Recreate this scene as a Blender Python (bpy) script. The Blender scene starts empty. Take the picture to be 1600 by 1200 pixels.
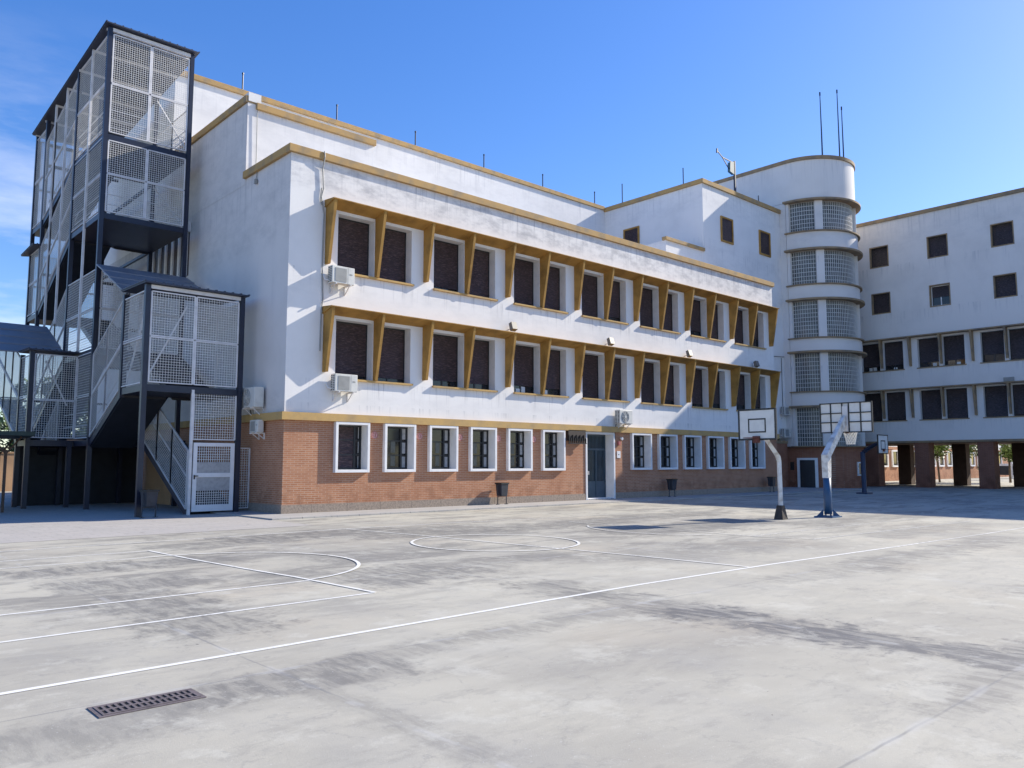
import bpy, bmesh, math, random
from math import sin, cos, pi, radians, atan, degrees, sqrt, atan2
from mathutils import Vector, Matrix
random.seed(7)
scn = bpy.context.scene
COL = scn.collection
# ------------------------------------------------------------------ camera
cam = bpy.data.cameras.new('camera'); co = bpy.data.objects.new('camera', cam); COL.objects.link(co)
co.location = (0, 0, 1.7)
co.rotation_euler = (radians(90) + atan(123/1255.0), 0, radians(47.6 - 90))
cam.sensor_width = 36; cam.lens = 1255/1600*36; cam.clip_start = .1; cam.clip_end = 3000
scn.camera = co
scn.render.resolution_x = 1024; scn.render.resolution_y = 768
# ------------------------------------------------------------------ world + sun
SUN = Vector((1, -.25, .625)).normalized()           # towards the sun
EL = math.asin(SUN.z); AZ = atan2(SUN.y, SUN.x)
w = bpy.data.worlds.new('World'); scn.world = w; w.use_nodes = True
nt = w.node_tree; nt.nodes.clear()
N = nt.nodes.new; LK = nt.links.new
out = N('ShaderNodeOutputWorld'); bg = N('ShaderNodeBackground'); sky = N('ShaderNodeTexSky')
sky.sky_type = 'NISHITA'; sky.sun_disc = False; sky.sun_elevation = EL; sky.sun_rotation = pi/2 - AZ
sky.altitude = 0; sky.air_density = 1.0; sky.dust_density = .35; sky.ozone_density = 3.2
bg.inputs[1].default_value = .140
tc = N('ShaderNodeTexCoord'); mp = N('ShaderNodeMapping'); mp.inputs['Scale'].default_value = (1.6, 1.6, 7)
ns = N('ShaderNodeTexNoise'); ns.inputs['Scale'].default_value = 2.4; ns.inputs['Detail'].default_value = 7; ns.inputs['Roughness'].default_value = .6
cr = N('ShaderNodeValToRGB'); cr.color_ramp.elements[0].position = .42; cr.color_ramp.elements[1].position = .68
sx = N('ShaderNodeSeparateXYZ'); LK(tc.outputs['Generated'], mp.inputs[0]); LK(mp.outputs[0], ns.inputs[0]); LK(ns.outputs[0], cr.inputs[0]); LK(tc.outputs['Generated'], sx.inputs[0])
mr = N('ShaderNodeMapRange'); mr.inputs[1].default_value = .20; mr.inputs[2].default_value = .46; mr.inputs[3].default_value = .5; mr.inputs[4].default_value = .0
LK(sx.outputs[2], mr.inputs[0])
mu = N('ShaderNodeMath'); mu.operation = 'MULTIPLY'; vm = N('ShaderNodeVectorMath'); vm.operation = 'DOT_PRODUCT'; LK(tc.outputs['Generated'], vm.inputs[0]); vm.inputs[1].default_value = (cos(radians(86))*cos(radians(12)), sin(radians(86))*cos(radians(12)), sin(radians(12)))
m2 = N('ShaderNodeMapRange'); m2.interpolation_type = 'SMOOTHSTEP'; m2.inputs[1].default_value = .90; m2.inputs[2].default_value = .992; LK(vm.outputs['Value'], m2.inputs[0])
m3 = N('ShaderNodeMath'); m3.operation = 'MULTIPLY'; LK(cr.outputs[0], m3.inputs[0]); LK(m2.outputs[0], m3.inputs[1])
LK(m3.outputs[0], mu.inputs[0]); LK(mr.outputs[0], mu.inputs[1])
mx = N('ShaderNodeMix'); mx.data_type = 'RGBA'; LK(mu.outputs[0], mx.inputs[0]); LK(sky.outputs[0], mx.inputs[6]); mx.inputs[7].default_value = (6.2, 6.6, 7.2, 1)
hs = N('ShaderNodeHueSaturation'); hs.inputs['Saturation'].default_value = 1.44; hs.inputs['Hue'].default_value = .517; hs.inputs['Value'].default_value = 1.36; gm = N('ShaderNodeGamma'); gm.inputs[1].default_value = .80; LK(mx.outputs[2], gm.inputs[0]); LK(gm.outputs[0], hs.inputs['Color'])
LK(hs.outputs[0], bg.inputs[0]); LK(bg.outputs[0], out.inputs[0])
sl = bpy.data.lights.new('sun', 'SUN'); sl.energy = 5; sl.angle = radians(.5); sl.color = (1, .925, .785)
so = bpy.data.objects.new('sun', sl); COL.objects.link(so); so.rotation_euler = SUN.to_track_quat('Z', 'Y').to_euler()
scn.view_settings.view_transform = 'Standard'; scn.view_settings.look = 'None'
scn.view_settings.exposure = .63; scn.view_settings.gamma = 1
# ------------------------------------------------------------------ materials
def mat(name):
    m = bpy.data.materials.new(name); m.use_nodes = True
    t = m.node_tree; b = t.nodes['Principled BSDF']
    return m, t, b
class NB:
    def __init__(s, t): s.t = t
    def n(s, ty, **k):
        x = s.t.nodes.new(ty)
        for a, v in k.items(): setattr(x, a, v)
        return x
    def l(s, a, b): s.t.links.new(a, b)
    def pos(s): return s.n('ShaderNodeNewGeometry').outputs['Position']
    def math(s, op, a, b=None, clamp=False):
        x = s.n('ShaderNodeMath', operation=op, use_clamp=clamp)
        for i, v in enumerate((a, b)):
            if v is None: continue
            if isinstance(v, (int, float)): x.inputs[i].default_value = v
            else: s.l(v, x.inputs[i])
        return x.outputs[0]
    def noise(s, vec, scale, detail=4, rough=.55, sc=None, dist=0):
        if sc:
            m = s.n('ShaderNodeMapping'); m.inputs['Scale'].default_value = sc; s.l(vec, m.inputs[0]); vec = m.outputs[0]
        x = s.n('ShaderNodeTexNoise'); x.inputs['Scale'].default_value = scale; x.inputs['Detail'].default_value = detail
        x.inputs['Roughness'].default_value = rough; x.inputs['Distortion'].default_value = dist
        s.l(vec, x.inputs[0]); return x.outputs[0]
    def ramp(s, f, a, b, lo=0., hi=1.):
        x = s.n('ShaderNodeMapRange', interpolation_type='SMOOTHSTEP')
        for i, v in enumerate((a, b, lo, hi)): x.inputs[i+1].default_value = v
        s.l(f, x.inputs[0]); return x.outputs[0]
    def mix(s, f, a, b, bt='MIX'):
        x = s.n('ShaderNodeMix', data_type='RGBA', blend_type=bt)
        for i, v in ((0, f), (6, a), (7, b)):
            if isinstance(v, (int, float)): x.inputs[i].default_value = v
            elif isinstance(v, tuple): x.inputs[i].default_value = (*v, 1)
            else: s.l(v, x.inputs[i])
        return x.outputs[2]
    def bump(s, h, b, strength=.3, dist=.01):
        x = s.n('ShaderNodeBump'); x.inputs['Strength'].default_value = strength; x.inputs['Distance'].default_value = dist
        s.l(h, x.inputs['Height']); s.l(x.outputs[0], b.inputs['Normal'])
def simple(name, c, rough=.6, var=.12, metal=0, scale=3., dirt=None, spec=None):
    m, t, b = mat(name); q = NB(t); p = q.pos()
    f = q.noise(p, scale, 5)
    d = dirt or tuple(x*(1-var*2.2) for x in c)
    col = q.mix(q.ramp(f, .38, .75), c, d)
    f2 = q.noise(p, scale*14, 3)
    col = q.mix(q.ramp(f2, .4, .8, 0, .5), col, tuple(x*(1-var) for x in c))
    q.l(col, b.inputs['Base Color']); b.inputs['Roughness'].default_value = rough; b.inputs['Metallic'].default_value = metal
    if spec is not None: b.inputs['Specular IOR Level'].default_value = spec
    q.bump(f2, b, .15, .004)
    return m
def plaster(name, base, stain, band=None, amt=.5, drips=()):
    m, t, b = mat(name); q = NB(t); p = q.pos()
    big = q.noise(p, .35, 6, .6)
    col = q.mix(q.ramp(big, .42, .72), base, tuple(x*.90 for x in base))
    st = q.noise(p, 1.0, 7, .65, sc=(1.3, 1.3, .16))              # vertical run-off streaks
    col = q.mix(q.ramp(st, .55, .85, 0, amt*.55), col, stain)
    blot = q.noise(p, 1.5, 9, .72, sc=(.6, .6, 1.3))
    s = q.n('ShaderNodeSeparateXYZ'); q.l(p, s.inputs[0])
    for (zl, zh, k) in (band or []):
        up = q.ramp(s.outputs[2], zl, zl + .55); dn = q.ramp(s.outputs[2], zh - .25, zh, 1, 0)
        f = q.math('MULTIPLY', q.math('MULTIPLY', up, dn), q.ramp(blot, .38, .70, 0, k))
        col = q.mix(f, col, stain)
    dn_ = q.noise(p, 1, 6, .7, sc=(6.5, 6.5, .35))
    for (zt, ln, k) in drips:            # dirty water runs below sills and copings
        f = q.math('MULTIPLY', q.ramp(s.outputs[2], zt-ln, zt-.02), q.math('LESS_THAN', s.outputs[2], zt)); col = q.mix(q.math('MULTIPLY', f, q.ramp(dn_, .50, .72, 0, k)), col, stain)
    sp = q.noise(p, 7, 4, .7)
    col = q.mix(q.ramp(sp, .66, .76, 0, amt*.55), col, tuple(x*.6 for x in stain))
    q.l(col, b.inputs['Base Color']); b.inputs['Roughness'].default_value = .9; b.inputs['Specular IOR Level'].default_value = .2
    f = q.noise(p, 26, 5, .6); q.bump(f, b, .25, .006)
    return m
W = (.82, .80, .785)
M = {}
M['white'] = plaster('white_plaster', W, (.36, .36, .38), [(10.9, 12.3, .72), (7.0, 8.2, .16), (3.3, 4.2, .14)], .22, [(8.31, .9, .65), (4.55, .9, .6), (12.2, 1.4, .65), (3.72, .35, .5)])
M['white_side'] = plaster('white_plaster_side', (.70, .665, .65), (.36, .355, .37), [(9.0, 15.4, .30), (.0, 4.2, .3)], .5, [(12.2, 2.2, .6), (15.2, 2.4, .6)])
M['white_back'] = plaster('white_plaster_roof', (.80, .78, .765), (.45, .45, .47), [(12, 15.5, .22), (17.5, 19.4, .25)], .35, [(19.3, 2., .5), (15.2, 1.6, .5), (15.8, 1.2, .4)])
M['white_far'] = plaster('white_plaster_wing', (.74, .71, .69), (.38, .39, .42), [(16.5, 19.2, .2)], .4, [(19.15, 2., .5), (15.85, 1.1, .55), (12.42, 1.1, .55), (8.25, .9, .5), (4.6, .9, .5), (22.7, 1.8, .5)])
M['reveal'] = simple('white_reveal', (.76, .76, .76), .8, .06)
M['frame_white'] = simple('white_frame', (.80, .79, .79), .7, .05)
M['ochre'] = simple('ochre_paint', (.43, .235, .055), .85, .2, scale=1.6)  # canopy and fin ochre, its colour deepened for the shade
M['ochre_light'] = simple('ochre_paint_faded_lit', (.53, .34, .125), .85, .2, scale=1.6, dirt=(.38, .26, .13))  # same ochre faded, and paler in colour where course and sills are sunlit
M['ochre_coping'] = simple('ochre_coping', (.48, .30, .115), .85, .2, scale=1.8, dirt=(.27, .21, .14))
M['ochre_dull'] = simple('ochre_trim_weathered', (.33, .23, .13), .85, .2, scale=1.8, dirt=(.17, .14, .11))
M['shutter'] = simple('shutter_brown', (.095, .062, .056), .45, .18, scale=2.)
M['shutter_far'] = simple('shutter_dark', (.075, .062, .064), .5, .18, scale=2.)
M['dark_frame'] = simple('dark_metal_frame', (.022, .024, .028), .4, .1)
M['navy'] = simple('navy_steel', (.014, .019, .042), .4, .15)
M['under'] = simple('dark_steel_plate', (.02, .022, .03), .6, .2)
M['galv'] = simple('pale_painted_steel', (.72, .70, .70), .5, .1)
M['mesh'] = simple('pale_wire', (.70, .69, .67), .55, .08)
M['roof_dark'] = simple('dark_blue_sheet', (.035, .042, .07), .5, .15, scale=1.)
M['blue_dark'] = simple('dark_blue_paint', (.018, .04, .095), .5, .15, scale=4)
M['roof_metal'] = simple('slate_blue_sheet', (.235, .235, .26), .45, .12, scale=1.)
M['blue_paint'] = simple('blue_paint', (.028, .09, .20), .45, .15, scale=4)
M['board_white'] = simple('board_white', (.74, .72, .68), .5, .06, scale=4)
M['pole_white'] = simple('pole_white', (.70, .70, .69), .45, .14, scale=5, dirt=(.34, .30, .26))
M['black_paint'] = simple('black_paint', (.018, .018, .02), .5, .1)
M['rust'] = simple('rusty_red_steel', (.16, .045, .03), .7, .3, scale=9)
M['brown_foot'] = simple('dark_brown_steel', (.045, .03, .025), .6, .25, scale=8)
M['rope'] = simple('white_net', (.7, .7, .68), .9, .05)
M['ac_body'] = simple('air_con_body', (.66, .65, .61), .5, .07, scale=5)
M['ac_grey'] = simple('air_con_grille', (.30, .30, .29), .5, .08, scale=5)
M['lamp_grey'] = simple('lamp_housing', (.15, .14, .13), .5, .1)
M['ac_slot'] = simple('air_con_slot', (.03, .03, .032), .6, .1)
M['door_blue'] = simple('door_steel_blue', (.055, .09, .125), .35, .15, scale=2)
M['curtain'] = simple('pale_blind', (.42, .42, .42), .8, .12, scale=9)
M['dim_pane'] = simple('dim_pane', (.085, .09, .085), .3, .2, scale=6)
M['pink_disc'] = simple('faded_red_print', (.46, .13, .12), .6, .15, scale=9)
M['pale_disc'] = simple('faded_pink_disc', (.60, .36, .32), .6, .12, scale=9)
M['bin'] = simple('bin_dark_metal', (.028, .034, .05), .45, .2, scale=5)
M['grate'] = simple('cast_iron', (.17, .14, .14), .6, .2, scale=12)
M['pit'] = simple('drain_void', (.012, .011, .011), .9, .1)
M['tan_wall'] = simple('tan_render', (.50, .31, .18), .9, .12, scale=.8)
M['wood_post'] = simple('post_brown', (.12, .07, .045), .7, .2)
M['green_roof'] = simple('dark_green_sheet', (.03, .055, .045), .6, .2)
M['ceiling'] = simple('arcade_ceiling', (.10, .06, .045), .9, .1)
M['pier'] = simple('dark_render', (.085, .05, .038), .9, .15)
M['dish'] = simple('teal_grey_metal', (.06, .14, .18), .5, .15)
M['bark'] = simple('bark', (.13, .09, .06), .9, .3, scale=6)
def shutter_mat(name, c):
    m, t, b = mat(name); q = NB(t); p = q.pos()
    f = q.noise(p, 1.2, 4); col = q.mix(q.ramp(f, .35, .7), c, tuple(x*.72 for x in c))
    d = q.noise(p, 1, 3, .6, sc=(7, 7, 60)); col = q.mix(q.ramp(d, .50, .64, 0, .75), col, tuple(min(1, x*2.9) for x in c))
    q.l(col, b.inputs['Base Color']); b.inputs['Roughness'].default_value = .45
    return m
M['shutter'] = shutter_mat('shutter_brown', (.058, .037, .036)); M['shutter_far'] = shutter_mat('shutter_dark', (.055, .042, .042))
def glass(name, c, rough=.08):
    m, t, b = mat(name); q = NB(t); p = q.pos()
    f = q.noise(p, 1.3, 4); q.l(q.mix(q.ramp(f, .35, .7), c, tuple(x*.5 for x in c)), b.inputs['Base Color'])
    b.inputs['Roughness'].default_value = rough; b.inputs['Specular IOR Level'].default_value = .5
    q.bump(q.noise(p, 3, 2), b, .04, .02)
    return m
M['glass'] = glass('window_glass', (.018, .019, .022))
M['glass_block'] = glass('glass_brick', (.135, .14, .135), .3)
M['glass_door'] = glass('door_glass', (.035, .055, .07), .15)
def brick(name, c1, c2, mortar, dark):
    m, t, b = mat(name); q = NB(t); p = q.pos()
    s = q.n('ShaderNodeSeparateXYZ'); q.l(p, s.inputs[0])
    c = q.n('ShaderNodeCombineXYZ'); q.l(q.math('ADD', s.outputs[0], s.outputs[1]), c.inputs[0]); q.l(s.outputs[2], c.inputs[1])
    br = q.n('ShaderNodeTexBrick'); q.l(c.outputs[0], br.inputs[0])
    br.inputs['Color1'].default_value = (*c1, 1); br.inputs['Color2'].default_value = (*c2, 1); br.inputs['Mortar'].default_value = (*mortar, 1)
    br.inputs['Scale'].default_value = 1; br.inputs['Brick Width'].default_value = .26; br.inputs['Row Height'].default_value = .068
    br.inputs['Mortar Size'].default_value = .009; br.inputs['Mortar Smooth'].default_value = .3; br.inputs['Bias'].default_value = -.1
    f = q.noise(p, .9, 6, .65); col = q.mix(q.ramp(f, .35, .7, 0, .55), br.outputs[0], dark)
    f2 = q.noise(p, 9, 5, .7); col = q.mix(q.ramp(f2, .62, .78, 0, .45), col, tuple(min(1, x*1.55) for x in c1))
    lo = q.math('MULTIPLY', q.ramp(s.outputs[2], .3, 1.3, 1, 0), q.ramp(q.noise(p, 2.2, 6), .42, .65, 0, .55))
    col = q.mix(lo, col, tuple(x*.62 for x in dark))
    q.l(col, b.inputs['Base Color']); b.inputs['Roughness'].default_value = .9; b.inputs['Specular IOR Level'].default_value = .15
    q.bump(br.outputs['Fac'], b, -.5, .006)
    return m
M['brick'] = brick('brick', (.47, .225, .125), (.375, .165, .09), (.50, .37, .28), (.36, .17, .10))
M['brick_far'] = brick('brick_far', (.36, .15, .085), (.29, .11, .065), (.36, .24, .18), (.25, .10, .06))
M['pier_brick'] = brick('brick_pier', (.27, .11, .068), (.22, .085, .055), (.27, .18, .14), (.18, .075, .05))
def stone(name):
    m, t, b = mat(name); q = NB(t); p = q.pos()
    s = q.n('ShaderNodeSeparateXYZ'); q.l(p, s.inputs[0])
    f = q.noise(p, 16, 6, .8); col = q.mix(q.ramp(f, .35, .7), (.37, .30, .24), (.20, .16, .13))
    u = q.math('ADD', s.outputs[0], s.outputs[1]); d = q.math('FRACT', q.math('MULTIPLY', u, 1/1.35))
    j = q.ramp(d, .0, .016, 1, 0); col = q.mix(j, col, (.09, .07, .06))
    q.l(col, b.inputs['Base Color']); b.inputs['Roughness'].default_value = .95; q.bump(f, b, .6, .01)
    return m
M['stone'] = stone('rough_stone')
def concrete():
    m, t, b = mat('court_concrete'); q = NB(t); p = q.pos()
    s = q.n('ShaderNodeSeparateXYZ'); q.l(p, s.inputs[0]); X, Y = s.outputs[0], s.outputs[1]
    wob = q.noise(p, 1.1, 5, .6)
    big = q.noise(p, .16, 6, .62, dist=.4)
    col = q.mix(q.ramp(big, .36, .66), (.48, .452, .375), (.35, .328, .28))
    mid = q.noise(p, .7, 8, .7, sc=(1, .55, 1)); col = q.mix(q.ramp(mid, .42, .72, 0, .55), col, (.36, .345, .312))
    wrm = q.noise(p, .3, 4); col = q.mix(q.ramp(wrm, .5, .75, 0, .5), col, (.46, .40, .31))
    lt = q.noise(p, .45, 7, .68, sc=(.7, 1.2, 1)); col = q.mix(q.ramp(lt, .52, .75, 0, .6), col, (.51, .49, .42))
    # dried run-off and grime that has settled along the joints and low spots
    warp = q.noise(p, 1.15, 9, .66); fine = q.noise(p, 4.2, 10, .74, dist=.4); streak = q.noise(p, 2.4, 8, .72, sc=(2.6, .55, 1))
    wp = q.math('MULTIPLY', q.math('SUBTRACT', warp, .5), 2.3); wf = q.math('MULTIPLY', q.math('SUBTRACT', fine, .5), 2.6)
    tot = None
    for cx, cy, hx, hy, R, k in ((7.92, 3.9, .10, 1.5, .72, 1.25), (7.95, 6.9, .1, 1.3, .75, .8), (7.4, 10.4, .8, .6, .9, .8), (9.6, 10.6, 1.2, .3, .7, .55),
            (5.6, 6.2, 1.6, .04, .42, .5), (3.2, 6.0, .7, .15, .45, .75), (1.6, 5.7, .5, .15, .35, .5), (3.5, 9.6, .2, 1.3, .8, .8), (3.9, 12.2, .6, .4, .8, .75), (6.0, 11.2, .6, .5, .7, .45),
            (4.5, 14.3, 1.5, .25, .7, .8), (9.6, 17.4, 2.0, .35, 1.0, .95), (12.2, 16.4, 1.8, .6, 1.2, .8), (8.6, 12.9, 1.2, .5, .8, .5), (7.0, 16.9, 1.0, .3, .8, .6),
            (18.3, 12.9, 2.8, .5, 1.2, .9), (15.2, 15.6, 2.8, .35, 1.0, .9), (20.5, 16.0, 3.2, .4, 1., .8), (17.0, 6.1, 3.8, .14, .7, .7), (13.0, 6.2, 2.0, .1, .5, .45), (13.8, 9.2, 2.2, .4, .9, .45),
            (7.2, 2.25, 1.1, .05, .4, .6), (8.6, 2.0, .5, .35, .5, .9), (3.15, 4.9, .03, 1.2, .25, .4), (14.5, 3.2, 2, .2, .8, .5), (24, 11, 3, .4, 1, .6), (22, 8.2, 3, .2, .8, .6)):
        dx = q.math('MAXIMUM', q.math('SUBTRACT', q.math('ABSOLUTE', q.math('SUBTRACT', X, cx)), hx), 0)
        dy = q.math('MAXIMUM', q.math('SUBTRACT', q.math('ABSOLUTE', q.math('SUBTRACT', Y, cy)), hy), 0)
        d = q.math('DIVIDE', q.math('POWER', q.math('ADD', q.math('MULTIPLY', dx, dx), q.math('MULTIPLY', dy, dy)), .5), R)
        d = q.math('ADD', q.math('ADD', d, wp), wf)
        f = q.ramp(d, .15, .85, k, 0)
        tot = f if tot is None else q.math('MAXIMUM', tot, f)
    f = q.math('MULTIPLY', tot, q.ramp(streak, .40, .60, .35, 1), clamp=True)
    col = q.mix(q.math('MULTIPLY', f, .92), col, (.135, .13, .125))
    f = tot
    gen = q.noise(p, .75, 12, .76, sc=(.5, 1.35, 1), dist=.6); far = q.ramp(Y, 7.3, 11, .22, 1)
    col = q.mix(q.math('MULTIPLY', q.ramp(gen, .47, .58, 0, .68), far), col, (.205, .195, .178))
    gen2 = q.noise(p, 2.2, 12, .8, sc=(.6, 1.2, 1)); col = q.mix(q.ramp(gen2, .51, .62, 0, .40), col, (.29, .275, .245))
    ring = q.math('ABSOLUTE', q.math('SUBTRACT', q.noise(p, .55, 7, .62, dist=.3), .53)); col = q.mix(q.math('MULTIPLY', q.ramp(ring, .0, .012, .32, 0), q.ramp(fine, .4, .6)), col, (.24, .235, .225))
    lite = q.noise(p, 1.3, 10, .75); col = q.mix(q.ramp(lite, .53, .64, 0, .5), col, (.53, .51, .44))
    # joints
    for ax, o, per in ((X, 3.15, 4.77), (Y, 2.22, 4.1)):
        o2 = q.math('ADD', ax, q.math('MULTIPLY', q.math('SUBTRACT', wob, .5), .06))
        fr = q.math('FRACT', q.math('ADD', q.math('DIVIDE', q.math('SUBTRACT', o2, o), per), 100.5))
        dd = q.math('MULTIPLY', q.math('ABSOLUTE', q.math('SUBTRACT', fr, .5)), per)
        j = q.ramp(dd, .004, .017, 1, 0)
        br = q.ramp(q.noise(p, .8, 3), .38, .6, .08, .6)
        col = q.mix(q.math('MULTIPLY', j, br), col, (.20, .20, .20))
        lt2 = q.math('MULTIPLY', q.ramp(dd, .02, .055, 1, 0), q.ramp(q.noise(p, 1.7, 3), .5, .6, 0, .35))
        col = q.mix(lt2, col, (.50, .49, .47))
    spk = q.noise(p, 55, 3, .8); col = q.mix(q.ramp(spk, .58, .72, 0, .32), col, (.26, .255, .25))
    spk2 = q.noise(p, 34, 2, .7); col = q.mix(q.ramp(spk2, .66, .72, 0, .5), col, (.56, .55, .53))
    dot = q.noise(p, 13, 1, .5); col = q.mix(q.ramp(dot, .80, .82, 0, .8), col, (.10, .10, .10))
    q.l(col, b.inputs['Base Color']); q.l(q.math('SUBTRACT', .9, q.math('MULTIPLY', f, .25)), b.inputs['Roughness'])
    b.inputs['Specular IOR Level'].default_value = .25
    q.bump(q.math('ADD', spk, q.math('MULTIPLY', mid, 2)), b, .3, .006)
    return m
M['concrete'] = concrete()
def paving():
    m, t, b = mat('paving'); q = NB(t); p = q.pos()
    br = q.n('ShaderNodeTexBrick'); q.l(p, br.inputs[0]); br.inputs['Scale'].default_value = 1
    br.inputs['Color1'].default_value = (.41, .395, .37, 1); br.inputs['Color2'].default_value = (.36, .345, .33, 1); br.inputs['Mortar'].default_value = (.27, .26, .26, 1)
    br.inputs['Brick Width'].default_value = .4; br.inputs['Row Height'].default_value = .4; br.inputs['Mortar Size'].default_value = .012; br.offset = 0
    f = q.noise(p, .8, 7, .65); col = q.mix(q.ramp(f, .4, .7, 0, .6), br.outputs[0], (.33, .32, .31))
    f3 = q.noise(p, 30, 3, .7); col = q.mix(q.ramp(f3, .55, .75, 0, .4), col, (.25, .25, .25))
    q.l(col, b.inputs['Base Color']); b.inputs['Roughness'].default_value = .9; q.bump(f3, b, .3, .005)
    return m
M['paving'] = paving()
def paver():
    m, t, b = mat('pavers'); q = NB(t); p = q.pos()
    br = q.n('ShaderNodeTexBrick'); q.l(p, br.inputs[0]); br.inputs['Scale'].default_value = 1
    br.inputs['Color1'].default_value = (.43, .40, .37, 1); br.inputs['Color2'].default_value = (.39, .365, .335, 1); br.inputs['Mortar'].default_value = (.33, .31, .285, 1)
    br.inputs['Brick Width'].default_value = .6; br.inputs['Row Height'].default_value = .3; br.inputs['Mortar Size'].default_value = .012
    f = q.noise(p, .7, 6, .65); col = q.mix(q.ramp(f, .4, .7, 0, .5), br.outputs[0], (.36, .345, .33))
    g = q.noise(p, 2.6, 2, .5, sc=(1, 2.2, 1)); col = q.mix(q.math('MULTIPLY', q.ramp(g, .60, .66), q.ramp(q.noise(p, 5.1, 1, .5, sc=(.6, 3.5, 1)), .58, .62)), col, (.13, .12, .11))
    q.l(col, b.inputs['Base Color']); b.inputs['Roughness'].default_value = .9
    return m
M['paver'] = paver()
def paint():
    m, t, b = mat('line_paint'); q = NB(t); p = q.pos()
    f = q.noise(p, 6, 8, .8); g = q.noise(p, .35, 3); s = q.n('ShaderNodeSeparateXYZ'); q.l(p, s.inputs[0])
    wear = q.ramp(s.outputs[1], 7.4, 9.5, .20, .30)
    right = q.ramp(s.outputs[0], 13.5, 20, 0, .34)
    th = q.math('ADD', q.math('MULTIPLY', q.math('ADD', wear, right), .5), q.math('MULTIPLY', g, .22))
    k = q.ramp(q.math('ADD', f, q.math('SUBTRACT', th, .24)), .52, .66)
    q.l(q.mix(k, (.74, .73, .69), (.46, .45, .42)), b.inputs['Base Color']); b.inputs['Roughness'].default_value = .75
    return m
M['paint'] = paint()
def leaf(name, c, c2):
    m, t, b = mat(name); q = NB(t); p = q.pos()
    f = q.noise(p, 2.5, 4); q.l(q.mix(q.ramp(f, .35, .65), c, c2), b.inputs['Base Color']); b.inputs['Roughness'].default_value = .6
    b.inputs['Subsurface Weight'].default_value = 0
    return m
M['leaf'] = leaf('leaf', (.05, .10, .025), (.09, .15, .035))
M['leaf_light'] = leaf('leaf_light', (.16, .21, .05), (.09, .14, .03))
# ------------------------------------------------------------------ mesh builder
ORG = {}
class MB:
    def __init__(s): s.v = []; s.f = []
    def poly(s, pts):
        k = len(s.v); s.v += [tuple(p) for p in pts]; s.f.append(tuple(range(k, k+len(pts))))
    def hexa(s, P):   # 8 points: bottom loop 0-3, top loop 4-7
        k = len(s.v); s.v += [tuple(p) for p in P]
        for f in ((3, 2, 1, 0), (4, 5, 6, 7), (0, 1, 5, 4), (1, 2, 6, 5), (2, 3, 7, 6), (3, 0, 4, 7)): s.f.append(tuple(k+i for i in f))
    def box(s, x0, x1, y0, y1, z0, z1):
        s.hexa([(x0, y0, z0), (x1, y0, z0), (x1, y1, z0), (x0, y1, z0), (x0, y0, z1), (x1, y0, z1), (x1, y1, z1), (x0, y1, z1)])
    def beam(s, a, b, w, h=None, up=(0, 0, 1)):   # rectangular bar from a to b
        h = h or w; a = Vector(a); b = Vector(b); d = (b-a).normalized(); u = Vector(up)
        if abs(d.dot(u)) > .98: u = Vector((0, 1, 0))
        r = d.cross(u).normalized(); u = r.cross(d).normalized()
        P = [c + r*(sx*w/2) + u*(sy*h/2) for c in (a, b) for sx, sy in ((-1, -1), (1, -1), (1, 1), (-1, 1))]
        s.hexa(P)
    def tube(s, pts, rad, n=8, cap=True):
        pts = [Vector(p) for p in pts]; R = rad if isinstance(rad, (list, tuple)) else [rad]*len(pts); k0 = len(s.v)
        for i, p in enumerate(pts):
            d = (pts[min(i+1, len(pts)-1)] - pts[max(i-1, 0)]).normalized()
            u = Vector((0, 0, 1)) if abs(d.z) < .95 else Vector((1, 0, 0))
            r = d.cross(u).normalized(); u = r.cross(d)
            for j in range(n):
                a = 2*pi*j/n; s.v.append(tuple(p + (r*cos(a) + u*sin(a))*R[i]))
        for i in range(len(pts)-1):
            for j in range(n):
                a = k0+i*n+j; b = k0+i*n+(j+1) % n; s.f.append((a, b, b+n, a+n))
        if cap:
            s.f.append(tuple(k0+j for j in range(n))[::-1]); s.f.append(tuple(k0+(len(pts)-1)*n+j for j in range(n)))
    def arc(s, cx, cy, r0, r1, a0, a1, z0, z1, seg=3.):   # solid ring sector, angles in degrees
        n = max(2, int(abs(a1-a0)/seg)); k = len(s.v)
        for i in range(n+1):
            a = radians(a0+(a1-a0)*i/n); c, q = cos(a), sin(a)
            for r, z in ((r0, z0), (r1, z0), (r1, z1), (r0, z1)): s.v.append((cx+r*c, cy+r*q, z))
        for i in range(n):
            b = k+i*4
            for j in range(4): s.f.append((b+j, b+(j+1) % 4, b+4+(j+1) % 4, b+4+j))
        s.f.append((k, k+1, k+2, k+3)); e = k+n*4; s.f.append((e+3, e+2, e+1, e))
    def build(s, name, m, parent=None, base=None, flat=True, bevel=0):
        me = bpy.data.meshes.new(name); xs = [p[0] for p in s.v]; ys = [p[1] for p in s.v]; zs = [p[2] for p in s.v]
        c = Vector(base) if base else Vector(((min(xs)+max(xs))/2, (min(ys)+max(ys))/2, min(zs)))
        me.from_pydata([(p[0]-c.x, p[1]-c.y, p[2]-c.z) for p in s.v], [], s.f)
        bm = bmesh.new(); bm.from_mesh(me); bmesh.ops.recalc_face_normals(bm, faces=bm.faces); bm.to_mesh(me); bm.free()
        me.materials.append(M[m]); o = bpy.data.objects.new(name, me); COL.objects.link(o)
        ORG[o.name] = c
        po = ORG[parent.name] if parent else Vector((0, 0, 0))
        o.parent = parent; o.location = c - po
        if bevel:
            b = o.modifiers.new('bevel', 'BEVEL'); b.width = bevel; b.segments = 2; b.limit_method = 'ANGLE'
        return o
def smooth(o):
    for p in o.data.polygons: p.use_smooth = True
    return o
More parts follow.
